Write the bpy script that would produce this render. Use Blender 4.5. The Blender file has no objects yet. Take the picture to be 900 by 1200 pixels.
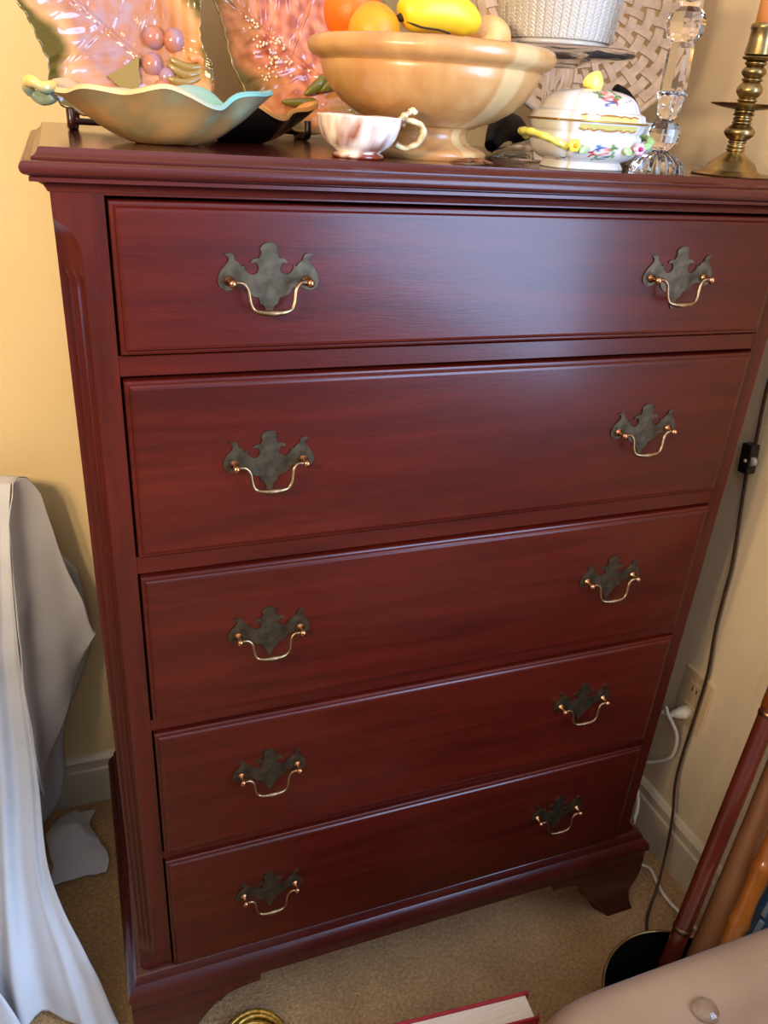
import bpy, bmesh, math, random
from mathutils import Vector, Matrix, noise as mn
PI = math.pi
sin, cos = math.sin, math.cos
random.seed(7)
SC = bpy.context.scene
COL = SC.collection

# ------------------------------------------------------------------ camera, world, exposure, lights
cam = bpy.data.cameras.new('camera')
cam.sensor_fit = 'HORIZONTAL'
cam.sensor_width = 36.0
cam.lens = 934.844 / 900 * 36.0
cam.clip_start = 0.02
camo = bpy.data.objects.new('camera', cam)
COL.objects.link(camo)
_r = Vector((0.935784, -0.346656, 0.064326))
_d = Vector((-0.104148, -0.44609, -0.888907))
_f = Vector((0.33684, 0.825126, -0.453548))
_m = Matrix.Identity(4)
for i in range(3):
    _m[i][0], _m[i][1], _m[i][2] = _r[i], -_d[i], -_f[i]
_m.translation = Vector((-0.03308, -0.75104, 1.28718))
camo.matrix_world = _m
SC.camera = camo

W = bpy.data.worlds.new('world')
SC.world = W
W.use_nodes = True
W.node_tree.nodes['Background'].inputs[0].default_value = (0.75, 0.85, 1.0, 1)
W.node_tree.nodes['Background'].inputs[1].default_value = 0.2

SC.view_settings.view_transform = 'Standard'
SC.view_settings.look = 'None'
SC.view_settings.gamma = 1.0
SC.view_settings.use_curve_mapping = False
SC.view_settings.exposure = 0.0

def light(name, kind, loc, energy, color, **kw):
    l = bpy.data.lights.new(name, kind)
    l.energy = energy
    l.color = color
    for k, v in kw.items():
        setattr(l, k, v)
    o = bpy.data.objects.new(name, l)
    o.location = loc
    COL.objects.link(o)
    return o

# warm shaded lamp bulbs up to the left of the camera: their shades cut the light off downwards
for k in range(5):
    a = 2 * PI * k / 5 + 0.3
    sp = light('shaded_bulb', 'SPOT', (-0.60 + 0.15 * cos(a), -0.75 + 0.15 * sin(a), 1.48), 14.8, (1.0, 0.75, 0.46), shadow_soft_size=0.03,
               spot_size=math.radians(158), spot_blend=0.40)
    sp.rotation_euler = Vector((0.62, 0.80, 0.56)).to_track_quat('-Z', 'Y').to_euler()
# added warm fill light, no lamp known there; lifts carpet and low walls
light('warm_fill', 'POINT', (-0.9, -2.0, 2.2), 19.0, (1.0, 0.82, 0.58), shadow_soft_size=0.12)
# daylight through the window in the right wall, in front of the chest
wl = light('window_daylight', 'AREA', (0.93, -1.50, 1.44), 128.0, (0.38, 0.60, 1.0), shape='RECTANGLE', size=1.7, size_y=1.3)
wl.rotation_euler = (PI / 2, 0, PI / 2)

# ------------------------------------------------------------------ colour and material helpers
def S(r, g, b):
    def c(v):
        v /= 255.0
        return v / 12.92 if v <= 0.04045 else ((v + 0.055) / 1.055) ** 2.4
    return (c(r), c(g), c(b))

def mix3(a, b, t):
    t = max(0.0, min(1.0, t))
    return tuple(a[i] + (b[i] - a[i]) * t for i in range(3))

class NT:
    def __init__(s, name):
        s.m = bpy.data.materials.new(name)
        s.m.use_nodes = True
        s.t = s.m.node_tree
        s.b = s.t.nodes['Principled BSDF']
    def n(s, typ, **kw):
        o = s.t.nodes.new(typ)
        for k, v in kw.items():
            if k in o.inputs.keys():
                o.inputs[k].default_value = v
            else:
                setattr(o, k, v)
        return o
    def l(s, a, b):
        s.t.links.new(a, b)
    def set(s, **kw):
        for k, v in kw.items():
            s.b.inputs[k.replace('_', ' ')].default_value = v

def c4(c):
    return (c[0], c[1], c[2], 1.0)

def coords(nt, scale=(1, 1, 1), space='Object'):
    tc = nt.n('ShaderNodeTexCoord')
    mp = nt.n('ShaderNodeMapping')
    mp.inputs['Scale'].default_value = scale
    nt.l(tc.outputs[space], mp.inputs['Vector'])
    return mp.outputs['Vector']

def mat(name, c1, c2=None, rough=0.5, metal=0.0, scale=20.0, stretch=(1, 1, 1), detail=4.0, bump=0.0, bscale=None,
        coat=0.0, crough=0.1, spec=0.5, sheen=0.0, trans=0.0, ior=1.45, dist=0.0, lo=0.35, hi=0.65):
    nt = NT(name)
    nt.set(Roughness=rough, Metallic=metal, Coat_Weight=coat, Coat_Roughness=crough, Specular_IOR_Level=spec,
           Sheen_Weight=sheen, Transmission_Weight=trans, IOR=ior)
    v = coords(nt, stretch)
    if c2 is None:
        c2 = tuple(x * 0.85 for x in c1)
    nz = nt.n('ShaderNodeTexNoise', Scale=scale, Detail=detail, Distortion=dist)
    nt.l(v, nz.inputs['Vector'])
    cr = nt.n('ShaderNodeValToRGB')
    cr.color_ramp.elements[0].position = lo
    cr.color_ramp.elements[1].position = hi
    cr.color_ramp.elements[0].color = c4(c1)
    cr.color_ramp.elements[1].color = c4(c2)
    nt.l(nz.outputs['Fac'], cr.inputs['Fac'])
    nt.l(cr.outputs['Color'], nt.b.inputs['Base Color'])
    if bump:
        nb = nt.n('ShaderNodeTexNoise', Scale=bscale or scale * 3, Detail=3.0)
        nt.l(v, nb.inputs['Vector'])
        bp = nt.n('ShaderNodeBump', Strength=bump, Distance=0.002)
        nt.l(nb.outputs['Fac'], bp.inputs['Height'])
        nt.l(bp.outputs['Normal'], nt.b.inputs['Normal'])
    return nt.m

def glaze(name, rough=0.15, coat=0.0, var=0.0):
    """colour comes from the pieces' own painted glaze (a colour attribute)"""
    nt = NT(name)
    nt.set(Roughness=rough, Coat_Weight=coat, Coat_Roughness=0.05)
    at = nt.n('ShaderNodeAttribute', attribute_name='Col')
    nz = nt.n('ShaderNodeTexNoise', Scale=60.0, Detail=3.0)
    nt.l(coords(nt), nz.inputs['Vector'])
    mx = nt.n('ShaderNodeMix', data_type='RGBA', blend_type='MULTIPLY')
    mx.inputs['Factor'].default_value = var
    nt.l(at.outputs['Color'], mx.inputs['A'])
    nt.l(nz.outputs['Color'], mx.inputs['B'])
    nt.l(mx.outputs['Result'], nt.b.inputs['Base Color'])
    return nt.m

def mahogany(name, c1, c2, axis, rough=0.28):
    nt = NT(name)
    st = {'x': (1.2, 14, 14), 'z': (14, 14, 1.2)}[axis]
    v = coords(nt, st)
    nz = nt.n('ShaderNodeTexNoise', Scale=3.0, Detail=6.0, Roughness=0.6, Distortion=0.6)
    nt.l(v, nz.inputs['Vector'])
    v2 = coords(nt, tuple(q * 6 for q in st))
    n2 = nt.n('ShaderNodeTexNoise', Scale=6.0, Detail=4.0)
    nt.l(v2, n2.inputs['Vector'])
    ad = nt.n('ShaderNodeMath', operation='MULTIPLY_ADD')
    ad.inputs[1].default_value = 0.35
    nt.l(n2.outputs['Fac'], ad.inputs[0])
    nt.l(nz.outputs['Fac'], ad.inputs[2])
    cr = nt.n('ShaderNodeValToRGB')
    cr.color_ramp.elements[0].position = 0.45
    cr.color_ramp.elements[1].position = 0.9
    cr.color_ramp.elements[0].color = c4(c1)
    cr.color_ramp.elements[1].color = c4(c2)
    nt.l(ad.outputs[0], cr.inputs['Fac'])
    nt.l(cr.outputs['Color'], nt.b.inputs['Base Color'])
    nt.set(Roughness=rough, Specular_IOR_Level=0.32, Coat_Weight=0.10, Coat_Roughness=0.14)
    bp = nt.n('ShaderNodeBump', Strength=0.08, Distance=0.001)
    nt.l(n2.outputs['Fac'], bp.inputs['Height'])
    nt.l(bp.outputs['Normal'], nt.b.inputs['Normal'])
    return nt.m

def glass(name, col=(1, 1, 1), rough=0.0, ior=1.5, trans=1.0):
    nt = NT(name)
    nt.set(Base_Color=c4(col), Roughness=rough, Transmission_Weight=trans, IOR=ior)
    return nt.m

MAH = mahogany('mahogany', (0.034, 0.0028, 0.0014), (0.072, 0.0064, 0.0028), 'x')
MAHV = mahogany('mahogany_upright', (0.034, 0.0036, 0.002), (0.074, 0.0076, 0.0034), 'z')
MAHD = mahogany('mahogany_dark', (0.040, 0.006, 0.0045), (0.075, 0.011, 0.0075), 'x', 0.26)
MAHT = mahogany('mahogany_top', (0.040, 0.006, 0.0045), (0.075, 0.011, 0.0075), 'x', 0.13)
PLATE = mat('aged_brass_plate', S(92, 80, 61), S(66, 56, 42), rough=0.42, metal=0.85, scale=90)
BAIL = mat('worn_brass', S(158, 126, 92), S(116, 90, 62), rough=0.34, metal=1.0, scale=120)
COPPER = mat('copper_brass', S(190, 140, 104), S(146, 98, 66), rough=0.25, metal=1.0, scale=120)
BRASS = mat('old_brass', S(172, 150, 104), S(128, 106, 66), rough=0.33, metal=1.0, scale=40)
WALL = mat('cream_wall_paint', (0.80, 0.60, 0.31), (0.83, 0.63, 0.335), rough=0.6, scale=6, bump=0.12, bscale=140)
WALLR = mat('cream_wall_paint_right', (0.76, 0.60, 0.41), (0.80, 0.64, 0.44), rough=0.6, scale=5, bump=0.15, bscale=120)
TRIM = mat('cream_trim_gloss', (0.62, 0.53, 0.39), (0.66, 0.57, 0.42), rough=0.35, scale=5)
CEIL = mat('ceiling_white', (0.75, 0.72, 0.66), rough=0.8)
GLASS = glass('clear_glass', (1, .98, .95), 0.01, 1.25, 0.97)
CRYSTAL = glass('cut_crystal', (1, 0.99, 0.97), 0.0, 1.36, 1.0)
BLACK = mat('black_stand_paint', (0.004, 0.004, 0.005), (0.006, 0.006, 0.006), rough=0.6, spec=0.2)
DARKWOOD = mat('dark_stand_wood', S(48, 18, 12), S(30, 10, 8), rough=0.3)

# ------------------------------------------------------------------ mesh helpers
ORG = {}

def mesh(name, V, F, m=None, smooth=True, col=None, angle=None):
    me = bpy.data.meshes.new(name)
    me.from_pydata([tuple(v) for v in V], [], F)
    me.validate()
    if m:
        me.materials.append(m)
    if smooth:
        me.polygons.foreach_set('use_smooth', [True] * len(me.polygons))
    if col:
        ca = me.color_attributes.new('Col', 'FLOAT_COLOR', 'POINT')
        flat = []
        for c in col:
            flat += [c[0], c[1], c[2], 1.0]
        ca.data.foreach_set('color', flat)
    if angle is not None:
        me.set_sharp_from_angle(angle=math.radians(angle))
    me.update()
    return me

def add(name, me, parent=None, at=None, **props):
    """link one object; `at` is a world position (default: the parent's origin)"""
    o = bpy.data.objects.new(name, me)
    po = ORG.get(parent.name, Vector((0, 0, 0))) if parent else Vector((0, 0, 0))
    w = Vector(at) if at is not None else po.copy()
    o.location = w - po
    if parent:
        o.parent = parent
    COL.objects.link(o)
    ORG[o.name] = w
    for k, v in props.items():
        o[k] = v
    return o

def thing(name, label, cat, at, group=None):
    o = add(name, None, None, at, label=label, category=cat)
    o.empty_display_size = 0.05
    if group:
        o['group'] = group
    return o

def tag(o, label, cat, group=None):
    o['label'] = label
    o['category'] = cat
    if group:
        o['group'] = group
    return o

def box(x0, x1, y0, y1, z0, z1, bev=0.0, seg=2):
    bm = bmesh.new()
    bmesh.ops.create_cube(bm, size=1.0)
    for v in bm.verts:
        v.co = Vector(((x0 + x1) / 2 + v.co.x * (x1 - x0), (y0 + y1) / 2 + v.co.y * (y1 - y0), (z0 + z1) / 2 + v.co.z * (z1 - z0)))
    if bev:
        bmesh.ops.bevel(bm, geom=bm.edges[:], offset=bev, segments=seg, profile=0.5, affect='EDGES')
    V = [v.co.copy() for v in bm.verts]
    bm.verts.index_update()
    F = [[v.index for v in f.verts] for f in bm.faces]
    bm.free()
    return V, F

def join(*vf):
    V, F = [], []
    for v, f in vf:
        k = len(V)
        V += list(v)
        F += [[i + k for i in q] for q in f]
    return V, F

def xf(vf, m):
    return [m @ Vector(v) for v in vf[0]], vf[1]

def lathe(prof, n=48, rfun=None):
    """prof: (r, z) from bottom to top, around z. rfun(angle, z, r) -> r"""
    V, F, rows = [], [], []
    for r, z in prof:
        if r < 1e-6:
            rows.append([len(V)])
            V.append(Vector((0, 0, z)))
        else:
            row = []
            for k in range(n):
                a = 2 * PI * k / n
                rr = rfun(a, z, r) if rfun else r
                row.append(len(V))
                V.append(Vector((rr * cos(a), rr * sin(a), z)))
            rows.append(row)
    for a, b in zip(rows, rows[1:]):
        if len(a) == 1 and len(b) == 1:
            continue
        for k in range(n):
            k2 = (k + 1) % n
            if len(a) == 1:
                F.append([a[0], b[k2], b[k]])
            elif len(b) == 1:
                F.append([a[k], a[k2], b[0]])
            else:
                F.append([a[k], a[k2], b[k2], b[k]])
    return V, F

def catmull(P, n):
    P = [Vector(p) for p in P]
    out = []
    for i in range(len(P) - 1):
        p0, p1, p2, p3 = P[max(i - 1, 0)], P[i], P[i + 1], P[min(i + 2, len(P) - 1)]
        for k in range(n):
            t = k / n
            out.append(0.5 * ((2 * p1) + (p2 - p0) * t + (2 * p0 - 5 * p1 + 4 * p2 - p3) * t * t + (3 * p1 - p0 - 3 * p2 + p3) * t ** 3))
    out.append(P[-1])
    return out

def tube(path, rad, n=12, cap=True):
    """a tube along path; rad is a number or one per point"""
    path = [Vector(p) for p in path]
    if not isinstance(rad, (list, tuple)):
        rad = [rad] * len(path)
    V, F = [], []
    t0 = (path[1] - path[0]).normalized()
    up = Vector((0, 0, 1)) if abs(t0.z) < 0.9 else Vector((1, 0, 0))
    u = (up - t0 * up.dot(t0)).normalized()
    for i, p in enumerate(path):
        t = (path[min(i + 1, len(path) - 1)] - path[max(i - 1, 0)]).normalized()
        u = (u - t * u.dot(t)).normalized()
        w = t.cross(u)
        for k in range(n):
            a = 2 * PI * k / n
            V.append(p + (u * cos(a) + w * sin(a)) * rad[i])
    for i in range(len(path) - 1):
        for k in range(n):
            k2 = (k + 1) % n
            F.append([i * n + k, i * n + k2, (i + 1) * n + k2, (i + 1) * n + k])
    if cap:
        F.append(list(range(n))[::-1])
        F.append([(len(path) - 1) * n + k for k in range(n)])
    return V, F

def ellipsoid(c, r, nu=20, nv=12):
    prof = [(sin(PI * i / nv), -cos(PI * i / nv)) for i in range(nv + 1)]
    prof[0] = (0, -1)
    prof[-1] = (0, 1)
    V, F = lathe(prof, nu)
    c = Vector(c)
    if isinstance(r, (int, float)):
        r = (r, r, r)
    return [c + Vector((v.x * r[0], v.y * r[1], v.z * r[2])) for v in V], F

def prism_y(outline, y0, y1):
    """outline of (x, z) extruded from y0 (front) to y1"""
    n = len(outline)
    V = [Vector((x, y0, z)) for x, z in outline] + [Vector((x, y1, z)) for x, z in outline]
    F = [list(range(n)), list(range(n, 2 * n))[::-1]]
    for k in range(n):
        k2 = (k + 1) % n
        F.append([k, n + k, n + k2, k2])
    return V, F

def loft(rows, closed=True, cap=True):
    n = len(rows[0])
    V = [Vector(p) for r in rows for p in r]
    F = []
    for i in range(len(rows) - 1):
        for k in range(n if closed else n - 1):
            k2 = (k + 1) % n
            F.append([i * n + k, i * n + k2, (i + 1) * n + k2, (i + 1) * n + k])
    if cap and closed:
        F.append(list(range(n))[::-1])
        F.append([(len(rows) - 1) * n + k for k in range(n)])
    return V, F

def sheet(fn, nu, nv):
    V = [Vector(fn(i / nu, j / nv)) for j in range(nv + 1) for i in range(nu + 1)]
    F = [[j * (nu + 1) + i, j * (nu + 1) + i + 1, (j + 1) * (nu + 1) + i + 1, (j + 1) * (nu + 1) + i] for j in range(nv) for i in range(nu)]
    return V, F

def flip(vf):
    return vf[0], [f[::-1] for f in vf[1]]

def fix(me):
    bm = bmesh.new()
    bm.from_mesh(me)
    bmesh.ops.recalc_face_normals(bm, faces=bm.faces[:])
    bm.to_mesh(me)
    bm.free()
    return me

def struct(name, vf, m, smooth=False, parent=None):
    o = add(name, fix(mesh(name, *vf, m, smooth)), parent)
    if not parent:
        o['kind'] = 'structure'
    return o

# ------------------------------------------------------------------ the room
XW, YW = 0.945, 0.53
XL, YF, HC = -2.6, -3.0, 2.45
T = 0.08

carpet = NT('tan_carpet')
cv = coords(carpet)
n1 = carpet.n('ShaderNodeTexNoise', Scale=170.0, Detail=3.0, Roughness=0.7)
n2 = carpet.n('ShaderNodeTexNoise', Scale=9.0, Detail=4.0)
n3 = carpet.n('ShaderNodeTexVoronoi', Scale=420.0)
for q in (n1, n2, n3):
    carpet.l(cv, q.inputs['Vector'])
r1 = carpet.n('ShaderNodeValToRGB')
r1.color_ramp.elements[0].position = 0.3
r1.color_ramp.elements[1].position = 0.7
r1.color_ramp.elements[0].color = c4((0.38, 0.182, 0.060))
r1.color_ramp.elements[1].color = c4((0.76, 0.455, 0.18))
r2 = carpet.n('ShaderNodeValToRGB')
r2.color_ramp.elements[0].position = 0.3
r2.color_ramp.elements[1].position = 0.7
r2.color_ramp.elements[0].color = (0.74, 0.72, 0.70, 1)
r2.color_ramp.elements[1].color = (1, 1, 1, 1)
mx = carpet.n('ShaderNodeMix', data_type='RGBA', blend_type='MULTIPLY')
mx.inputs['Factor'].default_value = 1.0
carpet.l(n1.outputs['Fac'], r1.inputs['Fac'])
carpet.l(n2.outputs['Fac'], r2.inputs['Fac'])
carpet.l(r1.outputs['Color'], mx.inputs['A'])
carpet.l(r2.outputs['Color'], mx.inputs['B'])
carpet.l(mx.outputs['Result'], carpet.b.inputs['Base Color'])
bp = carpet.n('ShaderNodeBump', Strength=1.0, Distance=0.006)
carpet.l(n1.outputs['Fac'], bp.inputs['Height'])
bp2 = carpet.n('ShaderNodeBump', Strength=0.6, Distance=0.003)
carpet.l(n3.outputs['Distance'], bp2.inputs['Height'])
carpet.l(bp.outputs['Normal'], bp2.inputs['Normal'])
carpet.l(bp2.outputs['Normal'], carpet.b.inputs['Normal'])
carpet.set(Roughness=1.0, Specular_IOR_Level=0.1, Sheen_Weight=0.3)

struct('floor', box(XL, XW, YF, YW, -0.06, 0.0), carpet.m)
struct('wall_back', box(XL - T, XW + T, YW, YW + T, -0.06, HC), WALL)
DIM = mat('low_bounce_paint', (0.30, 0.25, 0.19), (0.33, 0.28, 0.21), rough=0.7, scale=5)  # unseen walls coloured darker to cut the light they bounce back
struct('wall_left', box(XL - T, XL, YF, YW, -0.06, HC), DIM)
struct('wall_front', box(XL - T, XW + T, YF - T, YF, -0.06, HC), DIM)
struct('ceiling', box(XL - T, XW + T, YF - T, YW + T, HC, HC + T), CEIL)
struct('wall_right', box(XW, XW + T, YF, YW, -0.06, HC), WALLR)

def baseboard(name, p0, p1, nrm):
    prof = [(0, 0), (0.013, 0), (0.013, 0.082), (0.0125, 0.084), (0.009, 0.087), (0.009, 0.100), (0.012, 0.104), (0.012, 0.109), (0.006, 0.116), (0, 0.118)]
    p0, p1, nrm = Vector(p0), Vector(p1), Vector(nrm)
    rows = [[p + nrm * a + Vector((0, 0, b)) for a, b in prof] for p in (p0, p1)]
    return struct(name, loft(rows), TRIM)
baseboard('baseboard_back', (XL, YW, 0), (XW, YW, 0), (0, -1, 0))
baseboard('baseboard_right', (XW, YF, 0), (XW, YW, 0), (-1, 0, 0))

# the window the daylight comes from (outside the picture), its frame around the light
wf = join(box(0.925, 0.945, -2.43, -2.35, 0.71, 2.17), box(0.925, 0.945, -0.65, -0.57, 0.71, 2.17),
          box(0.925, 0.945, -2.35, -0.65, 2.09, 2.17), box(0.925, 0.945, -2.35, -0.65, 0.71, 0.79))
struct('window_1', wf, TRIM)

# ------------------------------------------------------------------ the chest of drawers
chest = thing('chest_of_drawers', 'tall glossy red mahogany chest of five drawers with fluted corners and brass pulls', 'chest', (0, 0, 0))
XA, XB, YB = -0.042, 0.792, 0.45

def side_panel(x0, x1):
    add('side_panel', mesh('side_panel', *box(x0, x1, 0.035, YB, 0.13, 1.207), MAHV, False), chest)
side_panel(XA, XA + 0.02)
side_panel(XB - 0.02, XB)
add('back_panel', mesh('back_panel', *box(XA + 0.02, XB - 0.02, YB - 0.012, YB, 0.13, 1.207), MAHV, False), chest)
add('bottom_panel', mesh('bottom_panel', *box(XA + 0.02, XB - 0.02, 0.03, YB - 0.012, 0.14, 0.16), MAHV, False), chest)

def stile(mirror):
    CH = 0.0205
    zs = [0.165, 0.2, 0.212, 0.218, 0.225, 0.232, 0.24, 0.26, 0.5, 0.8, 1.1, 1.125, 1.135, 1.142, 1.152, 1.1555, 1.156, 1.160, 1.166, 1.172, 1.178, 1.182, 1.186, 1.207]
    rows = []
    for z in zs:
        if z >= 1.156:
            q = min(1.0, (z - 1.156) / 0.027)
            c = CH * math.sqrt(max(0.0, 1 - q ** 2.2)) * 0.93
        elif z <= 0.218:
            q = min(1.0, (0.218 - z) / 0.02)
            c = CH * math.sqrt(max(0.0, 1 - q ** 2.2))
        else:
            c = CH
        g = 0.0
        if 0.232 < z < 1.142:
            g = 0.0028
        c = max(c, 0.0002)
        pts = [(0.0, 0.0)]
        pts.append((XA + c + 0.0, 0.0))
        N = 24
        for k in range(N + 1):
            s = k / N
            x, y = XA + c * (1 - s), c * s
            d = 0.0
            for cn in (0.22, 0.5, 0.78):
                e = (s - cn) / 0.105
                if abs(e) < 1:
                    d = max(d, math.sqrt(1 - e * e))
            x += g * d * 0.7071
            y += g * d * 0.7071
            pts.append((x, y))
        pts.append((XA, 0.035))
        pts.append((0.0, 0.035))
        if mirror:
            pts = [(0.75 - x, y) for x, y in pts]
        rows.append([(x, y, z) for x, y in pts])
    me = mesh('stile', *loft(rows), MAHV, True, angle=25)
    fix(me)
    add('stile', me, chest)
stile(False)
stile(True)

DR = [(1.0685, 1.2015), (0.8545, 1.0440), (0.6345, 0.8300), (0.4150, 0.6145), (0.1870, 0.3985)]
RAILS = [(1.2045, 1.207), (1.0470, 1.0665), (0.8325, 0.8525), (0.6170, 0.6325), (0.4010, 0.4130), (0.165, 0.185)]
for a, b in RAILS:
    add('rail', mesh('rail', *box(0.0, 0.75, 0.0, 0.03, a, b, 0.0006, 1), MAH, False), chest)

# pulls: one shared mesh for the plate, the bail and the posts
half = [(450, 97), (425, 100), (405, 116), (400, 130), (391, 124), (398, 140), (402, 155), (396, 175), (388, 192), (370, 193), (350, 199), (336, 212), (344, 223),
        (358, 215), (373, 221), (384, 240), (385, 262), (375, 281), (355, 292), (335, 290), (315, 278), (303, 262), (298, 248), (301, 232), (290, 241), (278, 240),
        (268, 222), (252, 212), (240, 200), (238, 180), (226, 165), (206, 160), (178, 167), (196, 179), (205, 195), (203, 212), (186, 232), (161, 262), (143, 295),
        (137, 330), (145, 360), (165, 380), (190, 388), (215, 385), (238, 374), (256, 366), (280, 362), (302, 372), (314, 396), (332, 416), (358, 429), (384, 433),
        (390, 455), (394, 474), (412, 480), (424, 500), (431, 535), (441, 556), (456, 567)]
KX, KZ = 1.517e-4, 1.466e-4
ol = [((x - 450) * KX, -(y - 330) * KZ) for x, y in half]
ol = ol + [(-x, z) for x, z in ol[::-1] if abs(x) > 0.0012]
plate_me = mesh('handle_plate', *prism_y(ol, -0.0018, 0.0), PLATE, False)
fix(plate_me)
bp_ = [(-0.0362, 0, 0.0), (-0.0303, 0.0, 0.0006), (-0.0262, 0.0, -0.0005), (-0.0225, -0.001, -0.005), (-0.0212, -0.002, -0.012), (-0.0202, -0.003, -0.018),
       (-0.0172, -0.004, -0.0232), (-0.0105, -0.005, -0.0254), (0, -0.005, -0.0262)]
bpath = catmull(bp_ + [(-x, y, z) for x, y, z in bp_[-2::-1]], 5)
brad = [0.0019 + 0.0013 * max(0.0, 1 - abs(p.x) / 0.016) ** 0.8 for p in bpath]
bail_me = mesh('handle_bail', *tube(bpath, brad, 8), BAIL)
post_me = mesh('handle_post', *join(xf(lathe([(0, 0), (0.0052, 0), (0.0048, 0.0015), (0.0026, 0.003), (0.0024, 0.010)], 14), Matrix.Rotation(PI / 2, 4, 'X')),
                                   ellipsoid((0, -0.0125, 0), 0.0042, 14, 8)), COPPER)

def drawer_face(z0, z1):
    x0, x1 = 0.0025, 0.7475
    prof = [(0.0, 0.012), (0.0, -0.0035), (0.0008, -0.0048), (0.0024, -0.0054), (0.0038, -0.0054), (0.0042, -0.0064), (0.0056, -0.0078), (0.0080, -0.0084)]
    rows = [[(x0 + i, y, z0 + i), (x1 - i, y, z0 + i), (x1 - i, y, z1 - i), (x0 + i, y, z1 - i)] for i, y in prof]
    return loft(rows)

for k, (z0, z1) in enumerate(DR):
    me = mesh('drawer', *drawer_face(z0, z1), MAH, False)
    fix(me)
    d = add('drawer', me, chest)
    zc = (1.1357, 0.9532, 0.7403, 0.5262, 0.3003)[k]
    for xc in (0.1385, 0.6042):
        add('handle_plate', plate_me, d, (xc, -0.0084, zc))
        add('handle_bail', bail_me, d, (xc, -0.0215, zc))
        for s in (-1, 1):
            add('handle_post', post_me, d, (xc + s * 0.0362, -0.0098, zc))

def ring_stack(prof):
    return loft([[(XA - o, -o, z), (XB + o, -o, z), (XB + o, YB, z), (XA - o, YB, z)] for o, z in prof])
cprof = [(-0.001, 1.2062), (0.0015, 1.2068), (0.0022, 1.2085), (0.004, 1.2118), (0.0075, 1.2142), (0.0118, 1.2152), (0.0142, 1.2152), (0.0142, 1.2182), (0.0125, 1.2192),
         (0.0150, 1.2196)]
for i in range(9):
    a = -PI / 2 + PI * i / 8
    cprof.append((0.0150 + 0.0055 * cos(a), 1.2255 + 0.0056 * sin(a)))
cprof += [(0.0110, 1.2320), (0.0110, 1.2332), (0.0085, 1.2345), (0.0064, 1.2368), (0.0050, 1.2400), (0.0042, 1.2406)]
me = mesh('cornice_molding', *ring_stack(cprof[:-1]), MAHD, True, angle=28)
fix(me)
add('cornice_molding', me, chest)
add('top_board', mesh('top_board', *box(XA - 0.0042, XB + 0.0042, -0.0042, YB + 0.005, 1.2360, 1.2406, 0.0007, 2), MAHT, False), chest)
ZT = 1.2407

bprof = [(0.0005, 0.189), (0.003, 0.1885), (0.0065, 0.186), (0.009, 0.181), (0.0105, 0.175), (0.0145, 0.1715), (0.0185, 0.167), (0.0205, 0.161), (0.0205, 0.153), (0.0175, 0.150),
         (0.0172, 0.148), (0.0172, 0.131), (0.0, 0.131)]
me = mesh('base_molding', *ring_stack(bprof), MAHD, True, angle=28)
fix(me)
add('base_molding', me, chest)

def bracket(L=0.165, thick=0.022, NS=28, NZ=14):
    """one face of an ogee bracket foot: s runs from the corner, offset from the frame plane, z up"""
    H = 0.1315
    def zb(s):
        if s < 0.048:
            return 0.0
        if s < 0.060:
            return (s - 0.048) / 0.012 * 0.03
        if s < 0.112:
            q = (s - 0.060) / 0.052
            return 0.03 + 0.068 * (q * q * (3 - 2 * q)) 
        q = (s - 0.112) / (L - 0.112)
        return 0.098 + 0.026 * math.sqrt(max(0, q)) * (1 - 0.25 * q)
    def og(z):
        return 0.006 + 0.012 * (0.5 - 0.5 * cos(PI * min(1, z / 0.1))) + 0.016 * max(0.0, 1 - z / 0.055) ** 1.5
    front, back = [], []
    for i in range(NS + 1):
        s = L * i / NS
        fr, bk = [], []
        for j in range(NZ + 1):
            z = zb(s) + (H - zb(s)) * j / NZ
            fr.append((s, og(z), z))
            bk.append((s, og(z) - thick, z))
        front.append(fr)
        back.append(bk)
    return front, back

def foot(px, py, sx, sy, both):
    """px, py: the corner; sx, sy: directions inwards along x and y"""
    parts = []
    fr, bk = bracket()
    L = 0.165
    def skin(conv):
        rows = []
        for a, b in zip(fr, bk):
            rows.append([conv(*p) for p in a] + [conv(*p) for p in b[::-1]])
        return loft(rows)
    def cx(s, o, z):
        return (px + sx * s - sx * o * (1 - s / L), py - sy * o, z)
    def cy(s, o, z):
        return (px - sx * o, py + sy * s - sy * o * (1 - s / L), z)
    parts.append(skin(cy))
    if both:
        parts.append(skin(cx))
    me = mesh('foot', *join(*parts), MAHD, True, angle=40)
    fix(me)
    add('foot', me, chest)
foot(XA, 0.0, 1, 1, True)
foot(XB, 0.0, -1, 1, True)
foot(XA, YB, 1, -1, False)
foot(XB, YB, -1, -1, False)

# ------------------------------------------------------------------ things on the chest: leaf plates and their stands
MAJ = glaze('majolica_glaze', 0.17, 0.2)

def seg_d(u, v, a, b):
    ax, ay, bx, by = a[0], a[1], b[0], b[1]
    dx, dy = bx - ax, by - ay
    t = max(0, min(1, ((u - ax) * dx + (v - ay) * dy) / (dx * dx + dy * dy)))
    return math.hypot(u - ax - t * dx, v - ay - t * dy), t

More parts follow.
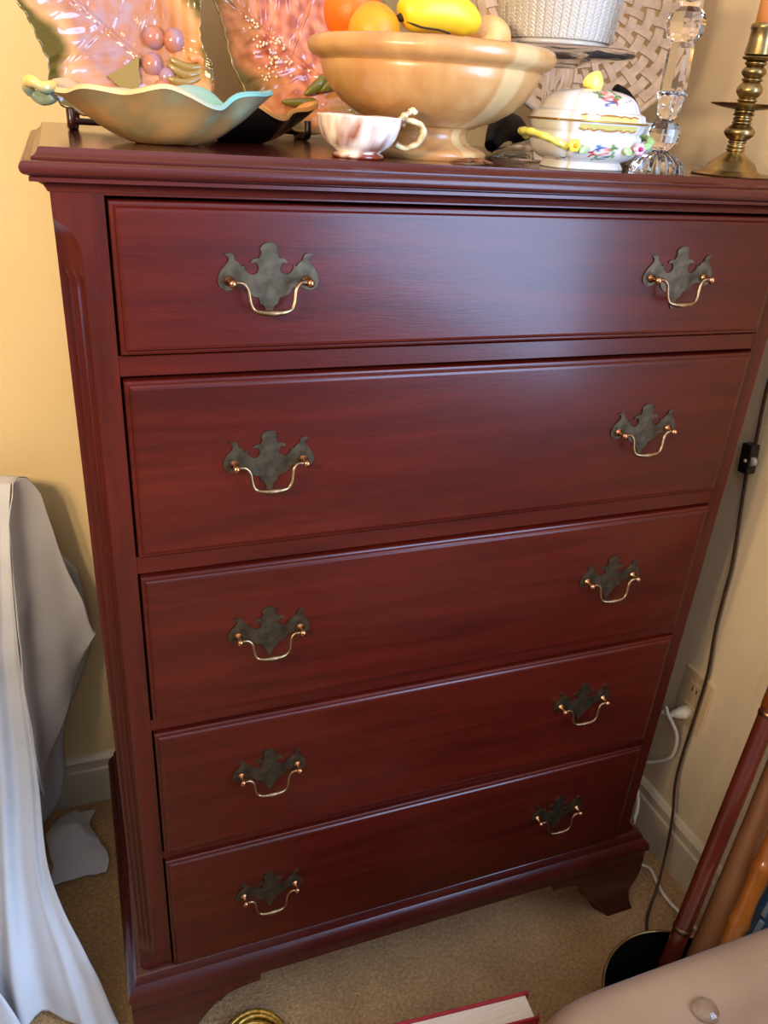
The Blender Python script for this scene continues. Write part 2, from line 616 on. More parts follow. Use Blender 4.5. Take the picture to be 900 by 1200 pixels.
def leaf_plate(outline, centre, veins, colour, NT_=180, NR=44, th=0.005):
    """outline in (u, v); returns front + back shell with colours. w points to the viewer (-y)"""
    P = catmull([(x, y, 0) for x, y in outline + [outline[0]]], 14)[:-1]
    # resample to NT_ points
    n = len(P)
    V, F, Cc = [], [], []
    rings = []
    for j in range(NR + 1):
        ring = []
        for k in range(NT_):
            f = k / NT_ * n
            i = int(f)
            p = P[i].lerp(P[(i + 1) % n], f - i)
            ser = 1 + 0.018 * abs(sin(k * PI / 4.5)) + 0.012 * sin(k * 0.35)
            rr = j / NR
            u = centre[0] + (p.x - centre[0]) * rr * (ser if rr > 0.9 else 1 + (ser - 1) * rr)
            v = centre[1] + (p.y - centre[1]) * rr * (ser if rr > 0.9 else 1 + (ser - 1) * rr)
            w = 0.022 * rr ** 2.6 + 0.0022 * rr * mn.noise(Vector((u * 40, v * 40, 2)))
            for a, b, hgt, wid in veins:
                d, t = seg_d(u, v, a, b)
                w += hgt * math.exp(-(d / wid) ** 2)
                w -= 0.5 * hgt * math.exp(-((d - 2.4 * wid) / (1.4 * wid)) ** 2)
            an = math.atan2(v - centre[1], u - centre[0])
            if rr > 0.6:
                w += 0.0007 * sin(an * 60 + 5 * mn.noise(Vector((u * 22, v * 22, 9)))) * (rr - 0.6) / 0.4
            a0, b0 = veins[0][0], veins[0][1]
            ln = math.hypot(b0[0] - a0[0], b0[1] - a0[1])
            al = ((u - a0[0]) * (b0[0] - a0[0]) + (v - a0[1]) * (b0[1] - a0[1])) / ln
            pe = abs((u - a0[0]) * (b0[1] - a0[1]) - (v - a0[1]) * (b0[0] - a0[0])) / ln
            w += 0.0009 * sin((al + 0.75 * pe) * 2 * PI / 0.017 + 2.2 * mn.noise(Vector((u * 18, v * 18, 4)))) * min(1, rr * 2) + 0.0022 * mn.noise(Vector((u * 55, v * 55, 3))) * min(1, rr * 2)
            ring.append(len(V))
            V.append(Vector((u, -w, v)))
            Cc.append(colour(u, v, rr))
        rings.append(ring)
    nf = len(V)
    for j in range(NR):
        for k in range(NT_):
            k2 = (k + 1) % NT_
            F.append([rings[j][k], rings[j][k2], rings[j + 1][k2], rings[j + 1][k]])
    for q in range(nf):
        V.append(V[q] + Vector((0, th, 0)))
        Cc.append(mix3(Cc[q], S(150, 120, 60), 0.7))
    for f in list(F):
        F.append([i + nf for i in f[::-1]])
    for k in range(NT_):
        k2 = (k + 1) % NT_
        a, b = rings[NR][k], rings[NR][k2]
        F.append([a, b, b + nf, a + nf])
    return V, F, Cc

def tilt(deg):
    return Matrix.Rotation(math.radians(-deg), 4, 'X')

def coloured(name, vf, c, parent, m=MAJ, at=None):
    me = mesh(name, *vf, m, True, [c] * len(vf[0]))
    return add(name, me, parent, at)

OLIVE, PINK, MAUVE, TANG = S(84, 72, 26), S(166, 110, 84), S(160, 124, 126), S(172, 108, 58)

def col1(u, v, rr):
    n = mn.noise(Vector((u * 26, v * 26, 1.3)))
    n2 = mn.noise(Vector((u * 70, v * 70, 5)))
    c = mix3(PINK, MAUVE, 0.5 + 1.4 * n2 - abs(u + 0.02) * 6)
    c = mix3(c, TANG, (u - 0.015) * 22 + 0.5 * n)
    c = mix3(c, S(222, 168, 104), (rr - 0.55) * 2.4 + n * 0.6)
    c = mix3(c, OLIVE, (rr - 0.80) * 6 + n * 1.6)
    return c
out1 = [(-.02, -.002), (.03, 0), (.075, .02), (.094, .045), (.096, .062), (.088, .078), (.084, .1), (.088, .13), (.095, .17), (.08, .22), (.04, .25), (0, .265), (-.05, .25),
        (-.1, .2), (-.118, .155), (-.103, .115), (-.087, .085), (-.077, .058), (-.077, .032), (-.06, .01)]
v1 = [((-.09, .16), (.03, .062), .0020, .0022)]
for (a, b) in (((-.06, .135), (-.03, .19)), ((-.035, .115), (.0, .19)), ((-.01, .095), (.03, .18)), ((-.045, .122), (-.085, .09)), ((-.015, .1), (-.06, .055)), ((.01, .078), (-.02, .03)), ((.01, .08), (.05, .15))):
    v1.append((a, b, .0011, .0014))
V, F, Cc = leaf_plate(out1, (-.005, .12), v1, col1)
TL1 = tilt(15)
p1 = thing('leaf_plate', 'pink and mauve majolica leaf plate with olive edge standing behind the teal-rimmed leaf bowl', 'plate', (0.045, 0.285, ZT + 0.0065), 'majolica leaf plates on stands')
V, F = xf((V, F), TL1)
add('plate_body', mesh('plate_body', V, F, MAJ, True, Cc), p1)
def on1(u, v, w=0.006):
    return TL1 @ Vector((u, -w, v))
LAV = S(160, 124, 134)
for u, v, r in ((.036, .092, .0115), (.058, .09, .0125), (.032, .064, .0115), (.047, .052, .010), (.04, .04, .009)):
    vf = ellipsoid(on1(u, v, .006), (r, r * .8, r * 1.05), 18, 12)
    me = mesh('plum_relief', *vf, MAJ, True, [mix3(LAV, S(180, 112, 84), 0.5 + 2 * mn.noise(q * 60)) for q in vf[0]])
    add('plum_relief', me, p1)
for pts in (((.05, .07), (.07, .062), (.094, .066)), ((.048, .064), (.068, .054), (.092, .062)), ((.046, .05), (.066, .046), (.09, .056))):
    path = catmull([on1(a, b, .012) for a, b in pts], 5)
    coloured('pod_relief', tube(path, [.0022 + .0028 * sin(PI * i / (len(path) - 1)) for i in range(len(path))], 8), S(150, 124, 66), p1)
loop = [on1(.080 + .014 * cos(a), .050 + .022 * sin(a), .014) for a in [(-1.9 + 0.25 * k) for k in range(17)]]
coloured('loop_handle', tube(loop, .0048, 10), S(214, 140, 84), p1)
lf = [(-.018, .048), (.0, .058), (.012, .066), (.018, .07), (.016, .056), (.018, .044), (.01, .034), (-.004, .036)]
me = mesh('leaf_relief', *xf((lambda q: (q[0], q[1]))(prism_y(lf, -.0105, -.003)), TL1), MAJ, False, [S(140, 112, 34)] * (2 * len(lf)))
fix(me)
add('leaf_relief', me, p1)

CORAL = S(164, 78, 52)
def col2(u, v, rr):
    n = mn.noise(Vector((u * 26 + 7, v * 26, 4.3)))
    n2 = mn.noise(Vector((u * 80, v * 80, 8)))
    c = mix3(CORAL, S(224, 140, 100), 0.5 + 1.2 * n2)
    c = mix3(c, S(186, 122, 66), (rr - 0.5) * 2.2 + n)
    c = mix3(c, S(104, 86, 40), (rr - 0.80) * 6 + n * 1.6)
    if rr > 0.985:
        c = mix3(c, S(226, 190, 110), 0.6)
    return c
out2 = [(-.02, .003), (.03, 0), (.062, .018), (.08, .05), (.1, .1), (.11, .16), (.09, .22), (.03, .26), (-.03, .265), (-.09, .225), (-.112, .165), (-.104, .135), (-.095, .095), (-.082, .052), (-.06, .022)]
v2 = [((-.1, .155), (.04, .06), .0020, .0022)]
for (a, b) in (((-.07, .135), (-.05, .2)), ((-.04, .115), (-.01, .2)), ((-.01, .095), (.03, .18)), ((-.05, .122), (-.085, .085)), ((-.02, .1), (-.06, .06)), ((.015, .078), (-.03, .035)), ((.02, .075), (.06, .14))):
    v2.append((a, b, .0011, .0014))
V, F, Cc = leaf_plate(out2, (0, .12), v2, col2)
p2 = thing('leaf_plate', 'coral red majolica leaf plate with white dots standing left of and behind the wooden bowl', 'plate', (0.27, 0.365, ZT + 0.0045), 'majolica leaf plates on stands')
TL2 = tilt(15)
V, F = xf((V, F), TL2)
add('plate_body', mesh('plate_body', V, F, MAJ, True, Cc), p2)
def on2(u, v, w=0.006):
    return TL2 @ Vector((u, -w, v))
dots = []
for cu, cv_ in ((-.05, .10), (-.036, .085), (-.046, .068), (-.022, .08), (-.06, .12), (-.03, .105)):
    for k in range(11):
        dots.append(ellipsoid(on2(cu + random.gauss(0, .006), cv_ + random.gauss(0, .006), .0085), .0016, 6, 4))
vf = join(*dots)
o = coloured('berry_dots', vf, S(250, 226, 190), p2)
o['kind'] = 'stuff'
for pts, r in ((((.02, .05), (.045, .066), (.07, .085)), .007), (((.0, .045), (.02, .058), (.035, .075)), .006), (((-.03, .035), (-.005, .035), (.015, .04)), .005)):
    path = catmull([on2(a, b, .014) for a, b in pts], 6)
    coloured('pod_relief', tube(path, [.001 + r * sin(PI * i / (len(path) - 1)) for i in range(len(path))], 8), S(112, 104, 36), p2)

def plate_stand(at, w, label):
    t = thing('plate_stand', label, 'stand', at, 'dark plate stands')
    for s in (-1, 1):
        p = catmull([(s * w, -0.03, 0.022), (s * w, -0.032, 0.008), (s * w, -0.024, 0.0045), (s * w, 0.0, 0.0045), (s * w * 0.9, 0.02, 0.012), (s * w * 0.7, 0.06, 0.13)], 5)
        add('leg', mesh('leg', *tube(p, .0045, 8), DARKWOOD), t)
    add('crossbar', mesh('crossbar', *tube([(-w, 0.012, .008), (w, 0.012, .008)], .0035, 8), DARKWOOD), t)
    return t
plate_stand((0.045, 0.29, ZT), 0.06, 'dark wooden easel holding the pink and mauve leaf plate, legs behind the teal-rimmed bowl')
plate_stand((0.235, 0.355, ZT), 0.03, 'dark wooden easel with curved feet under the coral red leaf plate')

# ------------------------------------------------------------------ leaf bowls
def leaf_bowl(a, b, h, seedz, outer, inner, lip, name_at, label, group, mirror=1):
    t = thing('leaf_bowl', label, 'bowl', name_at, group)
    NA, NR = 120, 26
    def pos(k, j, inset):
        th = 2 * PI * k / NA
        r = j / NR
        tip = 1 + 0.20 * math.exp(-((th if th < PI else th - 2 * PI) / 0.22) ** 2) + 0.16 * math.exp(-((th - PI) / 0.3) ** 2)
        lob = 1 + (0.05 * sin(5 * th + seedz) + 0.03 * sin(9 * th + 2 * seedz)) * r ** 2
        rr = (0.30 + 0.70 * r) if j > 0 else 0.0
        x = a * rr * cos(th) * tip ** (r * r) * lob
        y = b * rr * sin(th) * lob
        z = h * (r ** 1.75) + 0.0042 * (1 + 0.6 * cos(th)) * sin(4 * th + seedz) * r ** 3 + 0.003 * sin(7 * th) * r ** 4 + 0.004 * math.exp(-((th if th < PI else th - 2 * PI) / 0.3) ** 2) * r ** 3
        z += 0.0008 * mn.noise(Vector((x * 60, y * 60, 3)))
        p = Vector((x * mirror, y, z))
        if inset:
            p = Vector((p.x * (1 - 0.03), p.y * (1 - 0.04), p.z + 0.0035))
        return p
    def shell(inset, j0, j1, colf):
        V, F, C = [], [], []
        for j in range(j0, j1 + 1):
            for k in range(NA):
                p = pos(k, j, inset)
                V.append(p)
                C.append(colf(p, j / NR))
        for j in range(j1 - j0):
            for k in range(NA):
                k2 = (k + 1) % NA
                F.append([j * NA + k, j * NA + k2, (j + 1) * NA + k2, (j + 1) * NA + k])
        return V, F, C
    V, F, C = shell(False, 0, NR, outer)
    add('bowl_body', mesh('bowl_body', V, F, MAJ, True, C), t)
    V, F, C = shell(True, 0, NR, inner)
    n = len(V)
    for k in range(NA):
        p, q = pos(k, NR, True), pos(k, NR, False)
        V.append((p + q) / 2 + Vector((0, 0, 0.0018)))
        C.append(lip(p))
        V.append(q + (q - p) * 0.12)
        C.append(lip(q))
    base = (NR) * NA
    for k in range(NA):
        k2 = (k + 1) % NA
        F.append([base + k, base + k2, n + 2 * k2, n + 2 * k])
        F.append([n + 2 * k, n + 2 * k2, n + 2 * k2 + 1, n + 2 * k + 1])
    add('glazed_lining', mesh('glazed_lining', V, F, MAJ, True, C), t)
    return t

TEAL = S(108, 160, 152)
def outer_a(p, r):
    n = mn.noise(p * 34) + 0.5 * mn.noise(p * 90)
    c = mix3(S(158, 116, 66), S(116, 98, 62), 0.5 + n * 0.8)
    c = mix3(c, S(150, 150, 116), (p.x - 0.02) * 9 + n * 0.9)
    c = mix3(c, S(96, 84, 60), (r - 0.78) * 3)
    return c
def lip_a(p):
    return mix3(S(206, 170, 120), TEAL, (p.x + 0.01) * 16)
lb = leaf_bowl(.086, .062, .0415, 2.62, outer_a, lambda p, r: mix3(TEAL, S(196, 160, 120), 0.5 - p.x * 8), lip_a, (0.066, 0.105, ZT),
               'long green-brown ceramic leaf bowl with teal rim and curled stem at chest corner', 'ceramic leaf bowls')
stem = catmull([(-.094, -.004, .043), (-.104, -.010, .041), (-.112, -.008, .045), (-.117, 0, .044), (-.116, .006, .038), (-.110, .006, .033), (-.103, 0, .031), (-.097, -.004, .035)], 6)
vf = tube(stem, [.0042 + .0012 * abs(sin(i * 0.35)) for i in range(len(stem))], 10)
add('curled_stem', mesh('curled_stem', *vf, MAJ, True, [mix3(S(214, 176, 90), S(110, 120, 96), (0.046 - q.z) * 120) for q in vf[0]]), lb)
leaf_bowl(.072, .05, .032, 2.1, lambda p, r: mix3(S(14, 12, 11), S(30, 22, 16), 0.5 + mn.noise(p * 40)), lambda p, r: S(190, 130, 66), lambda p: S(196, 140, 76), (0.158, 0.215, ZT),
          'small near-black leaf bowl with tan rim tucked below the coral leaf plate', 'ceramic leaf bowls')

# ------------------------------------------------------------------ the marbled cup
def marb(p):
    n = mn.noise(Vector((p.x * 38, p.y * 38, p.z * 22 + 3))) + 0.8 * mn.noise(Vector((p.x * 120, p.y * 120, p.z * 34)))
    c = mix3(S(230, 214, 198), S(140, 78, 54), 0.34 + n * 1.5)
    return mix3(c, S(112, 42, 22), (0.010 - p.z) * 150 + n)
CUPS = 0.86
cup = thing('teacup', 'small marbled brown and cream teacup with ornate curled handle before the wooden bowl', 'cup', (0.235, 0.036, ZT))
cp = [(0, 0), (.0225, 0), (.0235, .002), (.0225, .0045), (.019, .006), (.023, .009), (.029, .014), (.0335, .022), (.0365, .032), (.0378, .0405), (.0384, .0425), (.0376, .0428), (.0358, .040),
      (.034, .032), (.030, .022), (.024, .014), (.015, .010), (0, .009)]
vf = lathe(cp, 56)
add('cup_body', mesh('cup_body', *vf, MAJ, True, [marb(q) for q in vf[0]]), cup)
hp = catmull([(.034, -.004, .016), (.042, -.006, .013), (.053, -.008, .018), (.0585, -.009, .027), (.0555, -.009, .036), (.047, -.008, .040), (.040, -.007, .039), (.0375, -.006, .034)], 6)
vf = tube(hp, [.0034 + .0002 * sin(i * 1.3) for i in range(len(hp))], 10)
GILT = glaze('gilt_glaze', 0.25)
add('handle', mesh('handle', *vf, GILT, True, [mix3(S(214, 196, 150), S(130, 88, 46), 0.4 + 1.6 * mn.noise(q * 130)) for q in vf[0]]), cup)
cr = catmull([(.037, -.006, .040), (.041, -.007, .047), (.0465, -.008, .0505), (.050, -.008, .048)], 6)
vf = tube(cr, [.0034 + .0005 * sin(i * 1.7) for i in range(len(cr))], 10)
cup.scale = (1.06, 1.06, CUPS)
add('handle_crest', mesh('handle_crest', *vf, GILT, True, [mix3(S(220, 200, 156), S(110, 72, 40), 0.4 + 1.8 * mn.noise(q * 160)) for q in vf[0]]), cup)

# ------------------------------------------------------------------ the wooden fruit bowl and fruit
nt = NT('turned_maple')
v = coords(nt, (26, 26, 2.2))
nz = nt.n('ShaderNodeTexNoise', Scale=1.4, Detail=3.0)
nt.l(v, nz.inputs['Vector'])
cr_ = nt.n('ShaderNodeValToRGB')
el = cr_.color_ramp.elements
el[0].position = .30
el[0].color = c4(S(176, 124, 72))
el[1].position = .72
el[1].color = c4(S(196, 152, 98))
e = el.new(.52)
e.color = c4(S(188, 138, 82))
nt.l(nz.outputs['Fac'], cr_.inputs['Fac'])
# one pale sapwood stave
gr = nt.n('ShaderNodeTexGradient')
gr.gradient_type = 'RADIAL'
nt.l(coords(nt, (1, 1, 1)), gr.inputs['Vector'])
rr_ = nt.n('ShaderNodeValToRGB')
ge = rr_.color_ramp.elements
ge[0].position, ge[1].position = .288, .292
g2_, g3_ = ge.new(.330), ge.new(.334)
ge[0].color = ge[-1].color = (0, 0, 0, 1)
ge[1].color = ge[2].color = (0.8, 0.8, 0.8, 1)
nt.l(gr.outputs['Fac'], rr_.inputs['Fac'])
mx_ = nt.n('ShaderNodeMix', data_type='RGBA')
nt.l(rr_.outputs['Color'], mx_.inputs['Factor'])
nt.l(cr_.outputs['Color'], mx_.inputs['A'])
mx_.inputs['B'].default_value = c4(S(206, 174, 122))
nt.l(mx_.outputs['Result'], nt.b.inputs['Base Color'])
nt.set(Roughness=0.32, Coat_Weight=0.2)
MAPLE = nt.m
RB = 0.955
wb = thing('fruit_bowl', 'large turned pale wooden pedestal bowl full of fruit', 'bowl', (0.335, 0.112, ZT))
bpf = [(0, 0), (.064, 0), (.0665, .0035), (.0655, .0075), (.060, .0105), (.050, .0135), (.0445, .0185), (.0435, .024), (.047, .0285), (.0515, .030)]
add('pedestal', mesh('pedestal', *lathe(bpf + [(0, .030)], 72), MAPLE, True, angle=50), wb)
bpf = [(0, .0300), (.052, .0302), (.058, .032), (.076, .038), (.094, .048), (.108, .061), (.1155, .073), (.1185, .0815), (.1175, .0835), (.120, .0855), (.1275, .0880), (.1315, .0925), (.1325, .0972), (.1300, .1022),
       (.124, .1050), (.115, .1035), (.108, .097), (.099, .088), (.08, .080), (.05, .0765), (0, .0755)]
add('bowl_body', mesh('bowl_body', *lathe([(r * RB if r > .055 else r, z) for r, z in bpf], 96), MAPLE, True, angle=60), wb)

def citrus(name, at, r, c1, c2, label, cat):
    m = mat('peel_' + name, c1, c2, rough=0.42, scale=30, bump=0.25, bscale=500)
    V, F = ellipsoid((0, 0, 0), r, 36, 24)
    V = [q * (1 - 0.10 * math.exp(-((q.length and math.acos(max(-1, min(1, q.z / r)))) / 0.25) ** 2)) for q in V]
    o = add(name, mesh(name, V, F, m), None, at)
    tag(o, label, cat, 'fruit in the wooden bowl')
    o.rotation_euler = (0.5, 0.4, 0)
    return o
citrus('orange', (0.262, 0.152, 1.3685), .0295, S(240, 112, 14), S(228, 96, 10), 'deep orange-skinned whole orange, tallest fruit at the left of the bowl', 'fruit')
citrus('tangerine', (0.268, 0.101, 1.3495), .0255, S(232, 150, 30), S(224, 134, 22), 'yellow-orange tangerine half hidden below the rim, in front of the orange', 'fruit')
citrus('peach', (0.408, 0.130, 1.3560), .0225, S(240, 190, 122), S(232, 164, 92), 'pale peach-coloured round fruit at the right end of the bowl', 'fruit')
# short plump yellow banana
bm_ = mat('banana_skin', S(226, 186, 30), S(234, 200, 50), rough=0.4, scale=30)
bpth = catmull([(-.041, .0, -.002), (-.03, 0, .003), (-.01, 0, .007), (.015, 0, .006), (.032, 0, .0), (.0395, 0, -.006)], 8)
nb = len(bpth)
brd = [max(.003, .0195 * (sin(PI * (0.06 + 0.90 * (i / (nb - 1)) ** 0.8))) ** 0.55) for i in range(nb)]
ban = thing('banana', 'plump yellow banana with dark tip lying on top of the fruit', 'fruit', (0.336, 0.100, 1.3660), 'fruit in the wooden bowl')
add('banana_body', mesh('banana_body', *tube(bpth, brd, 10), bm_), ban)
tipm = mat('banana_tip', S(40, 24, 14), rough=0.7)
add('dark_tip', mesh('dark_tip', *tube([(-.046, -.001, -.003), (-.042, -.001, -.002), (-.0395, -.001, -.0015)], [.0022, .004, .0042], 8), tipm), ban)
add('dark_line', mesh('dark_line', *tube(catmull([(-.038, -.0085, -.0055), (-.025, -.0155, -.0095), (-.008, -.0185, -.0105), (.004, -.0185, -.0125)], 5), [.0009] * 16, 6), tipm), ban)  # thin dark line along the lower front edge
add('stem', mesh('stem', *tube([(.022, .006, .018), (.026, .008, .026), (.028, .009, .034)], [.005, .0036, .003], 8), bm_), ban)

# dried leaf by the bowl's foot
dm = mat('dried_leaf_brown', S(150, 98, 62), S(110, 64, 38), rough=0.8, scale=120)
def dl(u, v):
    a = (v - 0.5) * 2
    w = 0.0115 * sin(PI * min(1, u * 1.15)) ** 0.8 * (1 + 0.25 * sin(u * 28)) if u < 0.72 else 0.0035 * (1 - u) / 0.28
    return (u * 0.056, a * w, 0.0012 + 0.0055 * (1 - a * a * 0.6) * sin(PI * min(1, u * 1.1)) * (0.7 + 0.5 * mn.noise(Vector((u * 9, v * 5, 3)))))
vf = join(sheet(dl, 28, 10), flip(xf(sheet(dl, 28, 10), Matrix.Translation((0, 0, -0.0012)))))
tag(add('dried_leaf', mesh('dried_leaf', *vf, dm, True), None, (0.328, 0.03, ZT)), 'small crinkled brown dried leaf at the foot of the wooden bowl', 'leaf')

# ------------------------------------------------------------------ lattice platter and its black stand
LAT = mat('pale_wicker', S(222, 192, 160), S(206, 172, 138), rough=0.5, scale=60)
PC = Vector((0.668, 0.385, 1.464))
pl = thing('lattice_platter', 'large round cream woven lattice platter leaning upright at the back of the chest', 'platter', PC)
TP = Matrix.Rotation(math.radians(-14), 4, 'X')
def dish(r):
    return 0.028 - 0.040 * (r / 0.193) ** 2.2      # y: the middle lies further back
NSP = 40
for j, r in enumerate((.040, .062, .084, .106, .127, .147, .166, .183)):
    rows = []
    N = NSP * 4
    wd = .0062
    for k in range(N):
        a = 2 * PI * k / N
        off = 0.0022 * cos(NSP / 2 * a + (PI if j % 2 else 0))
        rows.append([TP @ Vector((q * cos(a), dish(q) - off + s, q * sin(a))) for q, s in ((r - wd, 0), (r + wd, 0), (r + wd, .002), (r - wd, .002))])
    rows.append(rows[0])
    me = mesh('weave_band', *loft(rows, True, False), LAT, False)
    fix(me)
    add('weave_band', me, pl)
for k in range(NSP):
    a = 2 * PI * k / NSP
    rows = []
    for i in range(15):
        r = 0.03 + 0.158 * i / 14
        w = 0.0022 + 0.0052 * r / 0.19
        off = 0.0020 * cos(PI * (r - .040) / .0215 + (PI if k % 2 else 0) + PI)
        e = Vector((cos(a), 0, sin(a)))
        t = Vector((-sin(a), 0, cos(a)))
        c = e * r + Vector((0, dish(r) - off + 0.0004, 0))
        rows.append([TP @ (c - t * w), TP @ (c + t * w), TP @ (c + t * w + Vector((0, .0016, 0))), TP @ (c - t * w + Vector((0, .0016, 0)))])
    me = mesh('rib', *loft(rows), LAT, False)
    fix(me)
    add('rib', me, pl)
add('rim', mesh('rim', *xf(tube([(.193 * cos(2 * PI * k / 96), dish(.193), .193 * sin(2 * PI * k / 96)) for k in range(97)], .0042, 8, False), TP), LAT), pl)
add('centre_disc', mesh('centre_disc', *xf(xf(lathe([(0, 0), (.036, 0), (.036, .003), (0, .003)], 32), Matrix.Translation((0, .03, 0)) @ Matrix.Rotation(PI / 2, 4, 'X')), TP), LAT, False), pl)

st = thing('platter_stand', 'thick black easel stand holding the woven lattice platter', 'stand', (0.66, 0.33, ZT))
def arm(pts, rads):
    p = catmull(pts, 7)
    n = len(p)
    rd = []
    for i in range(n):
        f = i / (n - 1) * (len(rads) - 1)
        k = min(int(f), len(rads) - 2)
        rd.append(rads[k] + (rads[k + 1] - rads[k]) * (f - k))
    return tube(p, rd, 12)
add('arm', mesh('arm', *arm([(-.182, -.095, .009), (-.175, -.088, .015), (-.158, -.070, .028), (-.128, -.045, .031), (-.095, -.01, .022), (-.08, .02, .015)], [.008, .011, .0165, .0165, .012, .01]), BLACK), st)
add('arm', mesh('arm', *arm([(.07, -.045, .008), (.075, -.035, .025), (.070, -.03, .06), (.048, -.032, .078), (.030, -.034, .086)], [.008, .008, .008, .009, .007]), BLACK), st)
add('back_leg', mesh('back_leg', *arm([(-.08, .02, .012), (0, .03, .012), (.05, .0, .015), (.075, -.04, .012)], [.009, .008, .008, .008]), BLACK), st)
add('back_leg', mesh('back_leg', *arm([(0, .03, .012), (0, .08, .06), (0, .10, .12)], [.008, .007, .006]), BLACK), st)

# ------------------------------------------------------------------ glass cake stand and white basketweave pot
CSX, CSY = 0.522, 0.170
cs = thing('cake_stand', 'clear glass pedestal cake stand carrying the white basketweave pot', 'stand', (CSX, CSY, ZT))
csp = [(0, .004), (.03, .004), (.058, .001), (.066, 0), (.068, .002), (.066, .005), (.055, .011), (.035, .017), (.02, .022), (.014, .030), (.012, .045), (.014, .06), (.017, .085), (.017, .098), (.03, .104), (.05, .107), (.08, .110),
       (.083, .113), (.081, .1165), (.05, .115), (0, .114)]
def facet(a, z, r):
    if 0.02 < z < 0.1:
        return r * (1 + 0.06 * abs(sin(4 * a)))
    return r
add('glass_body', mesh('glass_body', *lathe(csp, 64, facet), GLASS, True, angle=50), cs)

PORC = mat('white_porcelain', S(188, 181, 170), S(182, 174, 162), rough=0.22, scale=20, coat=0.3)
pot = thing('basketweave_pot', 'white ceramic pot with herringbone weave standing on the glass cake stand', 'pot', (CSX - .012, CSY, ZT + .1167))
NP_ = 506
def pv(a, z, r):
    if z < 0.006 or z > 0.088:
        return r
    c = a * 46 / (2 * PI)
    f = c - math.floor(c)
    ph = (z * 270 + abs(f - 0.5) * 2.6)
    g = ph - math.floor(ph)
    return r + 0.0017 * (1 - abs(2 * g - 1)) - (0.0012 if f < 0.08 or f > 0.92 else 0)
ppf = [(0, 0), (.0595, 0), (.0610, .002), (.0605, .0045), (.0585, .0055)]
for i in range(120):
    z = .006 + .082 * i / 119
    ppf.append((.0605 + .0135 * (z / .09) ** 0.9, z))
ppf += [(.0755, .090), (.077, .094), (.0755, .098), (.072, .098), (.069, .092), (.06, .02), (0, .015)]
add('pot_body', mesh('pot_body', *lathe(ppf, NP_, pv), PORC, True, angle=70), pot)
hm = mat('brown_pot_handle', S(120, 84, 44), S(92, 60, 30), rough=0.5)
for s in (-1, 1):
    hp_ = catmull([(s * .070, -.012, .058), (s * .082, -.014, .062), (s * .086, 0, .064), (s * .082, .014, .062), (s * .070, .012, .058)], 5)
    add('handle', mesh('handle', *tube(hp_, .0042, 8), hm), pot)

# ------------------------------------------------------------------ the painted tureen
TU = (0.489, 0.044, ZT)
tu = thing('tureen', 'small white porcelain lidded tureen painted with flowers, gold band and lemon finial', 'tureen', TU)
tu.scale = (0.95, 0.95, 0.80)
ENAMEL = glaze('painted_porcelain', 0.14, 0.3)
WHT = S(200, 195, 187)
NTU = 200
def ssec(hx, hy, z, lobe=0.0):
    pts = []
    for k in range(NTU):
        a = 2 * PI * (k + 0.5) / NTU
        c, s = cos(a), sin(a)
        e = 2.0 / 3.2
        x = hx * math.copysign(abs(c) ** e, c)
        y = hy * math.copysign(abs(s) ** e, s)
        f = 1 - lobe * (math.exp(-((abs(x) / hx - 0.80) / 0.06) ** 2)) * 0.5
        pts.append(Vector((x * f, y * f, z)))
    return pts
def interp_prof(prof, n):
    P = catmull([(a, b, c) for a, b, c in prof], n)
    return P
def petal(x, z, cx, cz, R, n, ph):
    d = math.hypot(x - cx, z - cz)
    a = math.atan2(z - cz, x - cx)
    return d < R * (0.62 + 0.38 * cos(n * a + ph))
def blot(x, z, cx, cz, rx, rz, rot=0):
    c, s = cos(rot), sin(rot)
    dx, dz = x - cx, z - cz
    return ((dx * c + dz * s) / rx) ** 2 + ((-dx * s + dz * c) / rz) ** 2 < 1
GOLD_, RED_, BLUE_, GRN_, PNK_ = S(150, 108, 36), S(164, 44, 34), S(48, 84, 136), S(74, 122, 66), S(194, 104, 96)
def paint_body(p):
    x, z = p.x, p.z
    if p.y > 0.0:
        return WHT
    # bouquet in the middle of the belly
    for cx, cz, R, n, c in ((-.007, .026, .0048, 5, BLUE_), (.001, .0215, .0050, 5, PNK_), (.007, .0265, .0046, 3, GRN_), (-.012, .0205, .0036, 4, RED_), (.002, .0165, .0030, 5, BLUE_), (.009, .0195, .0034, 3, GRN_), (-.006, .0165, .0032, 3, GRN_)):
        if petal(x, z, cx * 1.25, .0215 + (cz - .0215) * 1.3, R * 1.45, n, cx * 900):
            return c
    for cx in (-.042, .044):
        if blot(x, z, cx, .0125, .006, .0018, 0.4) and mn.noise(p * 500) > -0.1:
            return S(96, 84, 70)
    # the gilt scrolls under the rim
    if abs(x) < .036 and .0435 < z < .0535:
        q = (x + .036) / .012
        f = abs((q - math.floor(q)) - 0.5) * 2
        lo = .0452 + .0022 * f
        if z > lo:
            if z < lo + .0020:
                return S(150, 100, 36)
            return mix3(S(176, 180, 108), S(196, 178, 110), 0.5 + mn.noise(p * 260))
    return WHT
